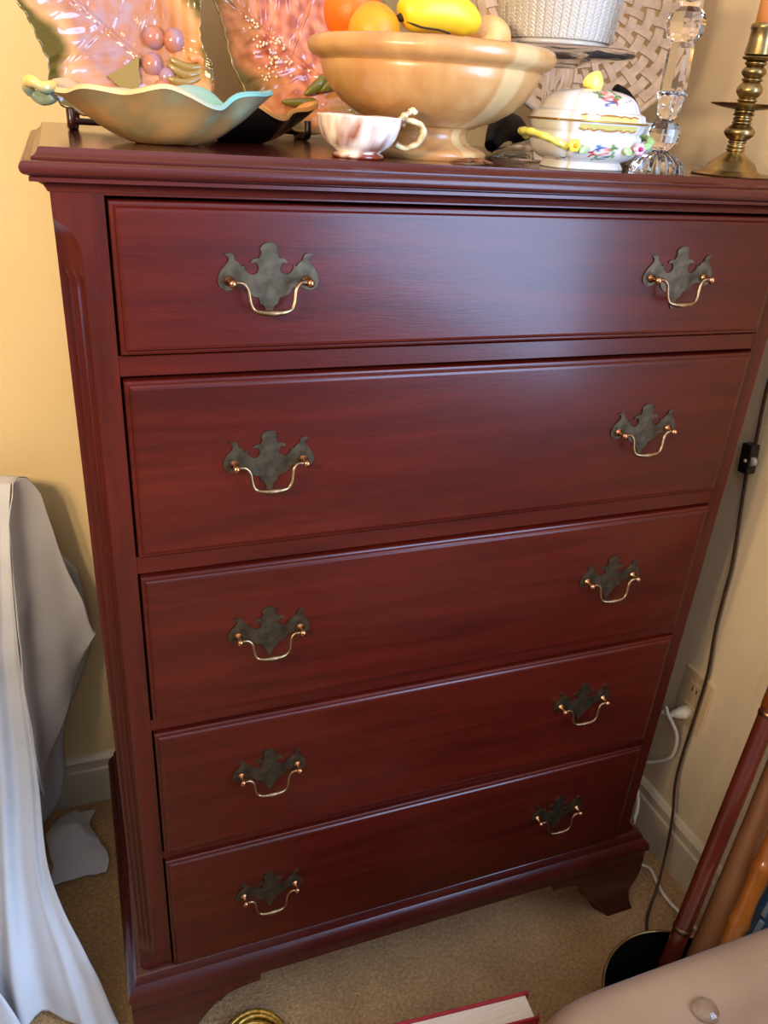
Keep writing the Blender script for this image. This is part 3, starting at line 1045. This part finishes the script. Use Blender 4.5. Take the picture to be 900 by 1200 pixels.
def paint_lid(p):
    x, z = p.x, p.z
    if p.y > 0.004:
        return WHT
    if abs(x) < .036 and .0585 < z < .0665:
        q = (x + .036) / .012
        f = abs((q - math.floor(q)) - 0.5) * 2
        hi = .0655 - .0016 * f
        if z < hi:
            if z > hi - .0019:
                return S(150, 100, 36)
            return mix3(S(176, 180, 108), S(196, 178, 110), 0.5 + mn.noise(p * 260))
    for cx, cz, R, n, c in ((.0, .0865, .0065, 5, PNK_), (-.008, .089, .0046, 4, GRN_), (.010, .088, .0046, 3, GRN_), (.000, .0800, .0064, 5, BLUE_), (.007, .083, .0045, 4, RED_), (-.005, .085, .003, 4, RED_)):
        if petal(x, z, cx * 1.2, cz - .001, R * 1.35, n, cx * 700):
            return c
    if blot(x, z, .026, .0815, .0055, .0014, 0.3) and mn.noise(p * 420) > 0.0:
        return S(150, 150, 148)
    return WHT
bprof_ = [(.0445, .0300, 0), (.0455, .0310, .002), (.0430, .0290, .0075), (.0425, .0285, .0095), (.0480, .0335, .0120), (.0550, .0390, .0185), (.0585, .0420, .0270), (.0595, .0430, .0350), (.0590, .0425, .0400), (.0570, .0405, .0425),
          (.0590, .0420, .0460), (.0615, .0445, .0540), (.0625, .0450, .0562)]
rows = [ssec(p.x, p.y, p.z, .10) for p in interp_prof(bprof_, 7)]
vf = loft(rows)
add('tureen_body', mesh('tureen_body', *vf, ENAMEL, True, [paint_body(q) for q in vf[0]]), tu)
lprof = [(.0620, .0446, .0572), (.0605, .0435, .0610), (.0590, .0420, .0660), (.0545, .0380, .0685), (.0525, .0365, .0720), (.0490, .0335, .0800), (.0420, .0280, .0870), (.0300, .0190, .0915), (.0150, .0090, .0935), (.003, .002, .0940)]
rows = [ssec(p.x, p.y, p.z, .08) for p in interp_prof(lprof, 9)]
vf = loft(rows)
add('lid', mesh('lid', *vf, ENAMEL, True, [paint_lid(q) for q in vf[0]]), tu)
gm = mat('gilt_line', S(178, 138, 50), S(150, 110, 36), rough=0.28, metal=0.8)
g = [Vector((p.x * 1.012, p.y * 1.012, .0567)) for p in ssec(.0632, .0456, 0, .08)]
add('gold_band', mesh('gold_band', *tube(g + [g[0]], .0011, 6, False), gm), tu)
lm = mat('lemon_finial_yellow', S(240, 226, 120), S(232, 212, 90), rough=0.3, scale=80)
lem = lathe([(0, 0), (.0075, .0005), (.0098, .0045), (.0092, .010), (.0062, .0155), (.0025, .0190), (0, .0205)], 24)
finial = xf(lem, Matrix.Translation((-.004, 0, .0925)) @ Matrix.Rotation(0.35, 4, 'Y') @ Matrix.Diagonal((1.25, .8, 1.15, 1)))
add('lemon_finial', mesh('lemon_finial', *finial, lm), tu)
def c_tube(name, pts, r, c, parent):
    p = catmull(pts, 6)
    vf = tube(p, [r * (1 + 0.12 * sin(i * 1.1)) for i in range(len(p))], 10)
    return add(name, mesh(name, *vf, ENAMEL, True, [c(q) if callable(c) else c for q in vf[0]]), parent)
YG, LG = S(214, 206, 96), S(150, 206, 128)
for s, cA, flower, heart in ((-1, YG, S(244, 214, 60), S(214, 160, 20)), (1, LG, S(230, 170, 190), S(160, 40, 96))):
    h = c_tube('twig_handle', [(s * .044, -.036, .026), (s * .055, -.036, .0305), (s * .066, -.028, .036), (s * .075, -.012, .0405), (s * .077, 0, .041), (s * .074, .012, .040), (s * .060, .024, .034)], .0042, cA, tu)
    fl = []
    for k in range(6):
        a = 2 * PI * k / 6
        fl.append(ellipsoid((s * .041 + .0042 * cos(a), -.0450, .0285 + .0042 * sin(a)), (.0038, .0024, .0038), 10, 6))
    vf = join(*fl)
    add('rose_petals', mesh('rose_petals', *vf, ENAMEL, True, [flower] * len(vf[0])), h)
    vf = ellipsoid((s * .041, -.0472, .0285), .003, 10, 6)
    add('rose_heart', mesh('rose_heart', *vf, ENAMEL, True, [heart] * len(vf[0])), h)
    vf = xf(ellipsoid((0, 0, 0), (.0068, .0016, .0044), 12, 8), Matrix.Translation((s * .028, -.0435, .0245)) @ Matrix.Rotation(s * 0.5, 4, 'Y'))
    add('leaf', mesh('leaf', *vf, ENAMEL, True, [mix3(S(132, 186, 96), S(190, 216, 150), 0.5 + mn.noise(q * 300)) for q in vf[0]]), h)

# small white cup behind the tureen
vp = [(0, 0), (.014, 0), (.016, .002), (.013, .006), (.018, .014), (.0215, .028), (.0205, .042), (.0215, .048), (.0195, .048), (.018, .040), (.0185, .028), (.012, .012), (0, .010)]
tag(add('white_cup', mesh('white_cup', *lathe(vp, 36), PORC), None, (0.612, 0.110, ZT)), 'small white porcelain cup half hidden between the tureen and the crystal candlestick', 'cup')

# ------------------------------------------------------------------ crystal candlestick
cy = thing('crystal_candlestick', 'tall clear cut crystal candlestick with faceted ball, right of the tureen', 'candlestick', (0.580, 0.034, ZT))
def rib8(n, amt):
    return lambda a, z, r: r * (1 + amt * (abs(sin(n * a / 2)) - 0.5))
add('ribbed_foot', mesh('ribbed_foot', *lathe([(0, 0), (.0275, 0), (.0288, .002), (.028, .005), (.0235, .012), (.0145, .0175), (.009, .020), (.008, .022), (0, .022)], 72, rib8(18, .10)), CRYSTAL, True, angle=35), cy)
add('globe', mesh('globe', *lathe([(0, .022), (.008, .0222), (.0105, .024), (.0155, .030), (.0172, .037), (.0162, .043), (.012, .049), (.0075, .051), (.007, .0525), (0, .0525)], 16), CRYSTAL, False), cy)
add('fluted_cup', mesh('fluted_cup', *lathe([(0, .0527), (.007, .0527), (.0105, .057), (.0115, .064), (.0122, .069), (.0150, .075), (.0152, .077), (.012, .0785), (0, .0785)], 48, rib8(12, .12)), CRYSTAL, True, angle=35), cy)
add('shaft', mesh('shaft', *lathe([(0, .0787), (.0135, .0787), (.0138, .081), (.0128, .119), (.0115, .123), (0, .123)], 8), CRYSTAL, False), cy)
add('faceted_ball', mesh('faceted_ball', *lathe([(0, .1232), (.0105, .1232), (.0165, .128), (.0192, .135), (.0192, .142), (.0165, .149), (.0105, .154), (0, .154)], 8), CRYSTAL, False), cy)
add('candle_cup', mesh('candle_cup', *lathe([(0, .1542), (.009, .1542), (.012, .160), (.017, .176), (.015, .176), (.010, .163), (0, .160)], 24), CRYSTAL, True), cy)

# ------------------------------------------------------------------ brass candlestick with candle
bc = thing('brass_candlestick', 'turned old brass candlestick with wide drip pan and orange candle at right end', 'candlestick', (0.683, 0.036, ZT))
add('base', mesh('base', *lathe([(0, 0), (.0415, 0), (.0425, .0015), (.041, .003), (.032, .0055), (.029, .008), (.024, .017), (.016, .024), (.0105, .029), (.0085, .032), (0, .032)], 64), BRASS, True, angle=35), bc)
bc.scale = (1, 1, 0.80)
def beads(segs):
    P = []
    for z0, z1, r0, r1 in segs:
        for i in range(7):
            P.append((r0 + (r1 - r0) * sin(PI * i / 6), z0 + (z1 - z0) * i / 6))
    return P
stemp = beads([(.032, .036, .0085, .0105), (.036, .041, .0085, .0100), (.042, .046, .0085, .0100), (.046, .066, .0095, .0165), (.066, .070, .0085, .0105), (.070, .075, .0085, .0105), (.076, .080, .0085, .0112), (.080, .084, .0095, .0105)])
add('stem', mesh('stem', *lathe([(0, .032)] + stemp + [(0, .084)], 40), BRASS, True, angle=50), bc)
add('drip_pan', mesh('drip_pan', *lathe([(0, .084), (.012, .084), (.026, .0865), (.036, .0895), (.0375, .091), (.035, .0915), (.02, .0885), (0, .088)], 56), BRASS, True, angle=40), bc)
up = beads([(.088, .093, .008, .0105), (.093, .098, .0085, .0105), (.099, .117, .0095, .0140), (.118, .123, .0085, .011), (.123, .137, .0085, .0130), (.137, .143, .009, .0115), (.143, .150, .0105, .0155)])
add('upper_stem', mesh('upper_stem', *lathe([(0, .088)] + up + [(.0145, .150), (.0130, .165), (.0128, .178), (.0140, .180), (.0140, .184), (.0125, .186), (.009, .186), (0, .184)], 40), BRASS, True, angle=50), bc)
wax = mat('orange_wax', S(232, 158, 96), S(226, 146, 84), rough=0.45)
add('candle', mesh('candle', *lathe([(0, .184), (.0105, .184), (.0095, .30), (.006, .305), (0, .306)], 28), wax), bc)

# ------------------------------------------------------------------ wall outlet and cords
OUTM = mat('beige_outlet_plastic', S(214, 188, 150), S(206, 178, 140), rough=0.4)
ot = thing('wall_outlet', 'beige plastic wall outlet with plug in its lower socket, low on right wall', 'outlet', (XW, 0.0935, 0.365))
add('cover_plate', mesh('cover_plate', *box(-.006, 0, -.0355, .0355, -.0575, .0575, .002, 2), OUTM, False), ot)
for s in (-1, 1):
    f = add('socket', mesh('socket', *box(-.0085, -.005, -.016, .016, s * .0235 - .0135, s * .0235 + .0135, .001, 2), OUTM, False), ot)
    if s > 0:
        dk = mat('socket_dark', S(70, 50, 36))
        for q in (-.0055, .0055):
            add('slot', mesh('slot', *box(-.0092, -.0083, q - .0011, q + .0011, s * .0235 - .003, s * .0235 + .005), dk, False), f)
add('screw', mesh('screw', *xf(lathe([(0, 0), (.003, 0), (.002, .0015), (0, .0015)], 12), Matrix.Translation((-.006, 0, 0)) @ Matrix.Rotation(-PI / 2, 4, 'Y')), OUTM), ot)

WC = mat('white_cord_vinyl', S(232, 224, 208), S(222, 212, 194), rough=0.4)
BRC = mat('brown_cord_vinyl', S(66, 44, 26), S(52, 34, 20), rough=0.45)
wc = thing('extension_lead', 'white power lead looping from the outlet down behind the chest and along the floor', 'cable', (XW - .04, 0.0935, 0.0))
def rel(pts, o):
    return [Vector(p) - Vector(o) for p in pts]
WCO = (XW - .04, 0.0935, 0.0)
pth = catmull(rel([(.915, .092, .338), (.905, .098, .336), (.900, .106, .331), (.903, .116, .323), (.906, .121, .332), (.902, .112, .342), (.898, .100, .338), (.905, .090, .322), (.915, .084, .30), (.921, .083, .27), (.922, .088, .24),
                   (.918, .104, .216), (.908, .131, .190), (.895, .155, .175), (.880, .140, .178), (.872, .112, .178), (.872, .090, .150), (.868, .080, .128), (.860, .072, .102), (.87, .065, .04), (.886, .050, .008), (.897, .036, .0055), (.891, .008, .0055), (.886, -.022, .0055),
                   (.890, -.059, .0055), (.896, -.09, .0055), (.91, -.14, .0055), (.915, -.3, .0055)], WCO), 7)
add('cable', mesh('cable', *tube(pth, .0034, 8), WC), wc)
add('plug', mesh('plug', *xf(tube([(0, 0, 0), (-.012, .001, -.001), (-.024, .004, -.003), (-.032, .007, -.004)], [.0125, .012, .008, .0045], 12), Matrix.Translation(Vector((XW - .0085, .0935, .3415)) - Vector(WCO))), WC), wc)

LCO = (0.93, 0.11, 0.83)
lc = thing('lamp_cord', 'thin dark brown lamp cord with inline switch hanging down the right wall', 'cord', LCO)
pts = [(.936, .16, 1.55), (.935, .14, 1.2), (.934, .126, 1.02), (.93, .123, .952), (.93, .120, .912), (.93, .114, .859), (.93, .116, .834), (.93, .113, .801), (.93, .104, .746), (.93, .090, .658), (.93, .087, .594), (.93, .083, .527),
       (.928, .070, .446), (.928, .069, .351), (.926, .068, .25), (.922, .060, .194), (.915, .038, .135), (.90, .016, .074), (.87, -.014, .026), (.835, -.041, .008), (.811, -.070, .004), (.79, -.12, .004), (.80, -.18, .004)]
add('cable', mesh('cable', *tube(catmull(rel(pts, LCO), 6), .0026, 8), BRC), lc)
swm = mat('black_switch', S(30, 24, 20), S(22, 18, 15), rough=0.35)
sw = xf(box(-.009, .009, -.0105, .0105, -.024, .024, .003, 2), Matrix.Translation((-.003, .006, .004)) @ Matrix.Rotation(-.10, 4, 'X'))
so = add('inline_switch', mesh('inline_switch', *sw, swm, False), lc)
add('switch_dot', mesh('switch_dot', *ellipsoid((-.0125, .002, .002), .003, 10, 6), PORC), so)
add('switch_wheel', mesh('switch_wheel', *xf(lathe([(0, -.003), (.007, -.003), (.007, .003), (0, .003)], 16), Matrix.Translation((-.006, -.0065, .0035)) @ Matrix.Rotation(PI / 2, 4, 'Y')), PORC), so)

# ------------------------------------------------------------------ the bin with sticks
BX, BY = 0.652, -0.298
binm = mat('dark_green_metal', S(24, 28, 22), S(16, 18, 15), rough=0.35, scale=30)
bn = thing('umbrella_bin', 'round black-green metal bin with thin brass rim holding walking sticks', 'bin', (BX, BY, 0))
add('bin_body', mesh('bin_body', *lathe([(0, 0), (.098, 0), (.10, .003), (.1135, .215), (.1120, .216), (.0985, .006), (0, .006)], 72), binm, True, angle=50), bn)
add('brass_rim', mesh('brass_rim', *tube([(.1135 * cos(2 * PI * k / 72), .1135 * sin(2 * PI * k / 72), .217) for k in range(73)], .0022, 8, False), BRASS), bn)

def stick(name, p0, p1, rads, m, label, n=40, bumps=None):
    p0, p1 = Vector(p0), Vector(p1)
    t = thing(name, label, 'stick', p0, 'sticks standing in the bin')
    path, rd = [], []
    for i in range(n + 1):
        f = i / n
        path.append((p1 - p0) * f)
        k = min(int(f * (len(rads) - 1)), len(rads) - 2)
        g = f * (len(rads) - 1) - k
        r = rads[k] + (rads[k + 1] - rads[k]) * g
        if bumps:
            r = bumps(f, r)
        rd.append(r)
    add('shaft', mesh('shaft', *tube(path, rd, 20), m), t)
    return t, p1 - p0
st1 = mat('red_brown_varnish', S(92, 34, 20), S(70, 24, 15), rough=0.18, scale=14, stretch=(1, 1, .3), coat=0.6)
st1b = mat('orange_brown_varnish', S(160, 88, 36), S(136, 70, 26), rough=0.2, scale=14, coat=0.5)
t1, d1 = stick('walking_stick', (.622, -.262, .02), (.917, -.084, .905), [.0125, .0125, .0135, .013], st1, 'glossy dark red-brown walking stick with two thin brass rings')
def ringat(t, d, f, r, m, name='ferrule_ring'):
    u = d.normalized()
    vf = tube([d * f - u * .0035, d * f - u * .003, d * f + u * .003, d * f + u * .0035], [r * .96, r, r, r * .96], 20)
    return add(name, mesh(name, *vf, m), t)
ringat(t1, d1, .262, .0136, BAIL)
ringat(t1, d1, .625, .0142, BAIL)
u1 = d1.normalized()
vf = tube([d1 * .635, d1 * .7, d1 * .85, d1 * 1.0 + u1 * .001], [.0142, .0146, .0144, .0132], 20)
add('upper_grip', mesh('upper_grip', *vf, st1b), t1)
st2 = mat('matte_brown_wood', S(134, 86, 50), S(110, 66, 36), rough=0.55, scale=12, stretch=(1, 1, .3))
t2, d2 = stick('tapered_stick', (.634, -.310, .03), (.915, -.112, .645), [.027, .026, .021, .0155, .012, .0115], st2, 'matte brown tapered stick, thick end down, second from the left in the bin')
u2 = d2.normalized()
mk = mat('black_mark', S(24, 16, 12))
add('black_marking', mesh('black_marking', *tube([d2 * .70, d2 * .72], [.0135, .0133], 20), mk), t2)
st3 = mat('bamboo_orange', S(176, 104, 38), S(146, 78, 24), rough=0.16, scale=16, coat=0.6)
def bumps(f, r):
    q = f * 7.3
    g = q - math.floor(q)
    e = min(g, 1 - g)
    return r * (1 + 0.20 * math.exp(-(e / 0.06) ** 2) + 0.06 * cos(2 * PI * g))
t3, d3 = stick('bamboo_stick', (.603, -.343, .03), (.852, -.198, .55), [.0115, .012, .0125, .0125], st3, 'glossy orange bamboo walking stick with knobbly joints', 90, bumps)
PLAS = NT('clear_plastic_film')
PLAS.set(Base_Color=(0.95, 0.94, 0.9, 1), Roughness=0.06, Transmission_Weight=1.0, IOR=1.08)
def film(u, v):
    p = Vector((.690, -.206, .205)).lerp(Vector((.925, -.062, .78)), v)
    side = Vector((0.80, -0.45, -0.28)).normalized()
    w = (u - .5) * (.044 - .012 * v)
    return p + side * w + Vector((-.3, -.5, .2)) * (.004 * sin(u * 9 + 14 * v) + .003 * mn.noise(Vector((u * 3, v * 14, 1))))
vf = sheet(film, 12, 50)
vf = join(vf, flip(xf(vf, Matrix.Translation((.0006, .0008, 0)))))
o = add('plastic_sleeve', mesh('plastic_sleeve', *vf, PLAS.m), None, (0, 0, 0))
tag(o, 'clear crinkled plastic sleeve behind the dark red-brown walking stick', 'sleeve')

# tan board and blue packet by the wall
tb = mat('tan_board', S(228, 172, 122), S(216, 158, 108), rough=0.6, scale=8)
tag(add('tan_board', mesh('tan_board', *xf(box(0, .012, -.20, 0, 0, .42, .002, 2), Matrix.Translation((.862, -.148, 0)) @ Matrix.Rotation(.10, 4, 'Y')), tb, False), None, (0, 0, 0)),
    'plain tan board standing upright against the right wall beside the sticks', 'board')
bl = thing('blue_packet', 'shiny blue plastic packet with painted highlight streaks, in front of the tan board', 'packet', (.832, -.270, 0))
bpm = mat('blue_shiny_plastic', S(84, 138, 180), S(58, 104, 144), rough=0.12, scale=18, coat=0.5)
def pk(u, v):
    a = 2 * PI * u
    y = .060 * math.copysign(abs(cos(a)) ** .4, cos(a))
    x = .012 * math.copysign(abs(sin(a)) ** .7, sin(a)) * (0.35 + 0.65 * sin(PI * min(.98, max(.02, v)))) + .002 * sin(v * 30 + u * 9)
    return (x + .03 * v, y, .34 * v)
add('packet_body', mesh('packet_body', *sheet(pk, 40, 30), bpm), bl)
wm = mat('painted_highlight', S(190, 216, 226), rough=0.25)  # glints on the shiny plastic, put in as pale strips
for k, (z0, z1, y0) in enumerate(((.16, .23, .038), (.19, .27, .018), (.15, .20, .010), (.24, .30, .040))):
    rows = [[(.0005 + .03 * (z / .34) - .0135 * (0.35 + 0.65 * sin(PI * z / .34)) - .002 + d, y0 + w, z) for d, w in ((0, -.0035), (0, .0035), (.004, .0035), (.004, -.0035))] for z in [z0 + (z1 - z0) * i / 8 for i in range(9)]]
    add('highlight_streak', fix(mesh('highlight_streak', *loft(rows), wm, False)), bl)

# ------------------------------------------------------------------ upholstered seat, bottom right
SU = mat('beige_suede', S(148, 111, 76), S(136, 99, 66), rough=0.85, scale=7, bump=0.15, bscale=700, sheen=0.15)
sx0, sx1, sy0, sy1, sz = 0.325, 0.915, -0.86, -0.339, 0.45
se = thing('upholstered_bench', 'beige suede upholstered bench with clear crystal tufting button, beside the bin', 'bench', ((sx0 + sx1) / 2, (sy0 + sy1) / 2, 0))
cxs, cys = (sx0 + sx1) / 2, (sy0 + sy1) / 2
hx, hy = (sx1 - sx0) / 2, (sy1 - sy0) / 2
BTN = (0.522 - cxs, -0.4035 - cys)
def rr_ring(i, z, bulge=0.0):
    pts = []
    R = 0.045
    for k in range(96):
        a = 2 * PI * (k + .5) / 96
        qx = math.copysign(1, cos(a))
        qy = math.copysign(1, sin(a))
        e = 2 / 9.0
        pts.append(((hx - i) * math.copysign(abs(cos(a)) ** e, cos(a)), (hy - i) * math.copysign(abs(sin(a)) ** e, sin(a)), z))
    return pts
rows = [rr_ring(.004, .335), rr_ring(0, .345), rr_ring(-.002, .38), rr_ring(0, .42), rr_ring(.003, .436), rr_ring(.010, .446), rr_ring(.022, .4505)]
for i in range(1, 26):
    f = i / 26
    rows.append([(x * (1 - f), y * (1 - f), .4505 + .004 * f) for x, y, z in rr_ring(.022, 0)])
V, F = loft(rows)
for v_ in V:
    if v_.z > .448:
        d = math.hypot(v_.x - BTN[0], v_.y - BTN[1])
        v_.z -= .010 * math.exp(-(d / .022) ** 2)
add('seat', mesh('seat', V, F, SU), se)
add('crystal_button', mesh('crystal_button', *xf(lathe([(0, -.004), (.0115, -.004), (.0145, .0), (.0125, .0055), (.0075, .0085), (0, .009)], 10), Matrix.Translation((BTN[0], BTN[1], .4455))), CRYSTAL, False), se)
for a in (-1, 1):
    for b in (-1, 1):
        add('leg', mesh('leg', *lathe([(0, 0), (.013, 0), (.022, .335), (0, .335)], 16), DARKWOOD), se).location = (a * (hx - .05), b * (hy - .06), 0)

# ------------------------------------------------------------------ red book standing on its edge
bk = thing('red_book', 'red hardcover book standing on edge on the carpet, cream pages upward', 'book', (0.335, -0.222, 0))
RC = mat('red_cloth_cover', S(172, 30, 44), S(158, 24, 38), rough=0.55, scale=60, bump=0.1, bscale=900)
PG = mat('cream_pages', S(232, 216, 194), S(214, 194, 168), rough=0.8, scale=30, stretch=(.3, 60, 1))
MB_ = Matrix.Rotation(-0.085, 4, 'Z')
add('front_cover', mesh('front_cover', *xf(box(-.115, .112, -.0205, -.0175, 0, .232, .0008, 1), MB_), RC, False), bk)
add('back_cover', mesh('back_cover', *xf(box(-.115, .112, .0135, .0165, 0, .232, .0008, 1), MB_), RC, False), bk)
add('spine', mesh('spine', *xf(box(-.118, -.114, -.0205, .0165, 0, .232, .001, 1), MB_), RC, False), bk)
add('page_block', mesh('page_block', *xf(box(-.113, .106, -.0172, .0132, .004, .227), MB_), PG, False), bk)

# ------------------------------------------------------------------ coil of gold cord on the carpet
GC = mat('gold_braid', S(206, 164, 70), S(146, 104, 34), rough=0.35, metal=0.6, scale=200)
co = thing('gold_coil', 'coiled shiny gold cord lying on the carpet before the chest', 'coil', (0.108, -0.052, 0))
for lay in range(3):
    for j in range(4):
        R = .022 + .0075 * j + .002 * lay
        p = [(R * cos(2 * PI * k / 48) + .002 * sin(j * 3 + lay), R * sin(2 * PI * k / 48) * .96 + .002 * cos(j + lay * 2), .0045 + .008 * lay + .0025 * sin(2 * PI * k / 48 * 2 + j + lay)) for k in range(49)]
        add('turn', mesh('turn', *tube(p, [.0042 * (1 + .13 * sin(k * 2.2)) for k in range(49)], 8, False), GC), co)

# ------------------------------------------------------------------ table under white cloth, left
CL = mat('white_cotton', S(206, 206, 207), S(198, 197, 197), rough=0.85, scale=5, bump=0.12, bscale=900)
TBX, TBY = -0.145, 0.405
cl = thing('tablecloth', 'long white cotton tablecloth hanging to the carpet left of the chest', 'tablecloth', (-0.5, 0.3, 0))
CO = Vector((-0.5, 0.3, 0))
def cgrid(ctrl, nu, nv, fold):
    """ctrl: rows (top to hem) of control points from left to right; smooth in both directions"""
    rows = [catmull(r, nu) for r in ctrl]
    cols = [catmull([rows[j][i] for j in range(len(rows))], nv) for i in range(len(rows[0]))]
    nI, nJ = len(cols), len(cols[0])
    V = []
    for j in range(nJ):
        for i in range(nI):
            p = cols[i][j].copy()
            p += fold(i / (nI - 1), j / (nJ - 1), p)
            V.append(p - CO)
    F = [[j * nI + i, j * nI + i + 1, (j + 1) * nI + i + 1, (j + 1) * nI + i] for j in range(nJ - 1) for i in range(nI - 1)]
    return V, F
def solid(vf, d):
    me = mesh('c', *vf, None)
    n = len(vf[0])
    nor = [v.normal.copy() for v in me.vertices]
    bpy.data.meshes.remove(me)
    V = list(vf[0]) + [vf[0][i] - nor[i] * d for i in range(n)]
    F = vf[1] + [[i + n for i in f[::-1]] for f in vf[1]]
    cnt = {}
    for f in vf[1]:
        for a, b in zip(f, f[1:] + f[:1]):
            cnt[(a, b)] = 1
    for a, b in list(cnt):
        if (b, a) not in cnt:
            F.append([b, a, a + n, b + n])
    return V, F
def fold_front(s, t, p):
    k = min(1, t * 1.6)
    k2 = max(0.0, t - 0.12) ** 0.8
    return Vector((.006 * k2 * sin(s * 61 + 3 * t), -(.016 * k2 * sin(s * 78 + 5.5 * t) + .007 * k2 * sin(s * 133 + 9 * t)) * (1 - s ** 14) + .006 * mn.noise(p * 17), .004 * mn.noise(p * 18) * k))
front = [
    [(-.90, .425, .762), (-.60, .42, .762), (-.35, .415, .764), (-.22, .41, .765), (TBX, .408, .766)],
    [(-.90, .41, .70), (-.60, .40, .70), (-.35, .395, .70), (-.22, .385, .70), (-.154, .378, .70)],
    [(-.92, .39, .53), (-.62, .37, .53), (-.38, .35, .53), (-.25, .335, .53), (-.162, .328, .53)],
    [(-.95, .36, .33), (-.66, .32, .33), (-.42, .29, .335), (-.27, .285, .335), (-.160, .275, .335)],
    [(-1.0, .33, .19), (-.70, .27, .19), (-.45, .22, .19), (-.28, .205, .195), (-.158, .185, .204)],
    [(-1.02, .30, .09), (-.72, .24, .08), (-.48, .18, .08), (-.30, .16, .085), (-.118, .098, .115)],
    [(-1.04, .28, .012), (-.74, .22, .012), (-.50, .16, .012), (-.30, .14, .012), (-.20, .098, .012), (-.084, .030, .022)][0:4] + [(-.084, .030, .022)],
]
vf = cgrid(front, 30, 14, fold_front)
add('front_drape', mesh('front_drape', *solid(vf, .0015), CL), cl)
def fold_side(s, t, p):
    return Vector((.006 * t * sin(s * 9 + 3 * t) * sin(PI * s), 0, 0)) + Vector((.004 * mn.noise(p * 16), 0, .003 * mn.noise(p * 20) * t))
side = [
    [(TBX, .408, .766), (-.138, .422, .766), (-.124, .435, .758), (-.112, .44, .731)],
    [(-.154, .378, .70), (-.138, .405, .68), (-.118, .428, .67), (-.100, .44, .665)],
    [(-.162, .328, .53), (-.142, .372, .54), (-.110, .415, .56), (-.083, .44, .585)],
    [(-.160, .275, .335), (-.143, .335, .385), (-.106, .400, .44), (-.060, .44, .470)],
    [(-.162, .295, .262), (-.142, .345, .312), (-.102, .405, .39), (-.056, .44, .462)],
]
vf = cgrid(side, 12, 10, fold_side)
add('side_drape', mesh('side_drape', *solid(vf, .0015), CL), cl)
backd = [
    [(-.22, .50, .60), (-.16, .505, .60), (-.10, .51, .58), (-.075, .515, .55)],
    [(-.23, .48, .36), (-.17, .485, .36), (-.12, .50, .38), (-.068, .512, .40)],
    [(-.24, .46, .18), (-.18, .465, .18), (-.150, .475, .20), (-.128, .495, .24)],
    [(-.245, .44, .09), (-.205, .445, .05), (-.165, .465, .06), (-.140, .488, .13)],
]
vf = cgrid(backd, 10, 10, lambda s, t, p: Vector((0, .006 * sin(s * 12), 0)))
add('back_drape', mesh('back_drape', *solid(vf, .0015), CL), cl)
top = [[(-.90, .425, .762), (-.35, .415, .764), (TBX, .408, .766)], [(-.90, .47, .763), (-.35, .46, .765), (-.135, .43, .766)], [(-.90, .515, .762), (-.35, .50, .763), (-.125, .450, .755)]]
vf = cgrid(top, 12, 8, lambda s, t, p: Vector((0, 0, .002 * mn.noise(p * 12))))
add('cloth_top', mesh('cloth_top', *solid(vf, .0015), CL), cl)
# a loose fold of the hem turned back on the floor
flap = [
    [(-.46, .20, .15), (-.36, .165, .15), (-.28, .148, .145)],
    [(-.45, .155, .085), (-.34, .12, .08), (-.235, .105, .078)],
    [(-.44, .13, .02), (-.33, .098, .014), (-.21, .076, .012)],
]
vf = cgrid(flap, 10, 8, lambda s, t, p: Vector((0, .012 * sin(s * 10 + t * 2), .004 * mn.noise(p * 24))))
add('hem_fold', mesh('hem_fold', *solid(vf, .0015), CL), cl)

# crumpled white cloth on the carpet between table and chest
def crm(u, v):
    x = -.180 + .095 * u + .010 * sin(v * 7)
    y = .338 + .150 * v
    z = .006 + .040 * sin(PI * min(1, v * .95)) ** .8 * sin(PI * (0.12 + .76 * u)) + .010 * math.exp(-((v - .55) / .10) ** 2 - ((u - .55) / .5) ** 2)
    z += .010 * mn.noise(Vector((u * 2.2, v * 2.6, 2))) * sin(PI * u) ** .5
    if v < .42:
        z = z * .55 + .002
    e = .005 * mn.noise(Vector((u * 4, v * 4, 7)))
    return (x + e + .02 * (v - .5) * (1 - u) - .018 * u * v, y + e, max(.004, z))
vf = sheet(crm, 36, 44)
tag(add('crumpled_cloth', mesh('crumpled_cloth', *solid(vf, .0015), CL), None, (0, 0, 0)), 'small crumpled white cloth lying on the carpet between tablecloth and chest', 'cloth')
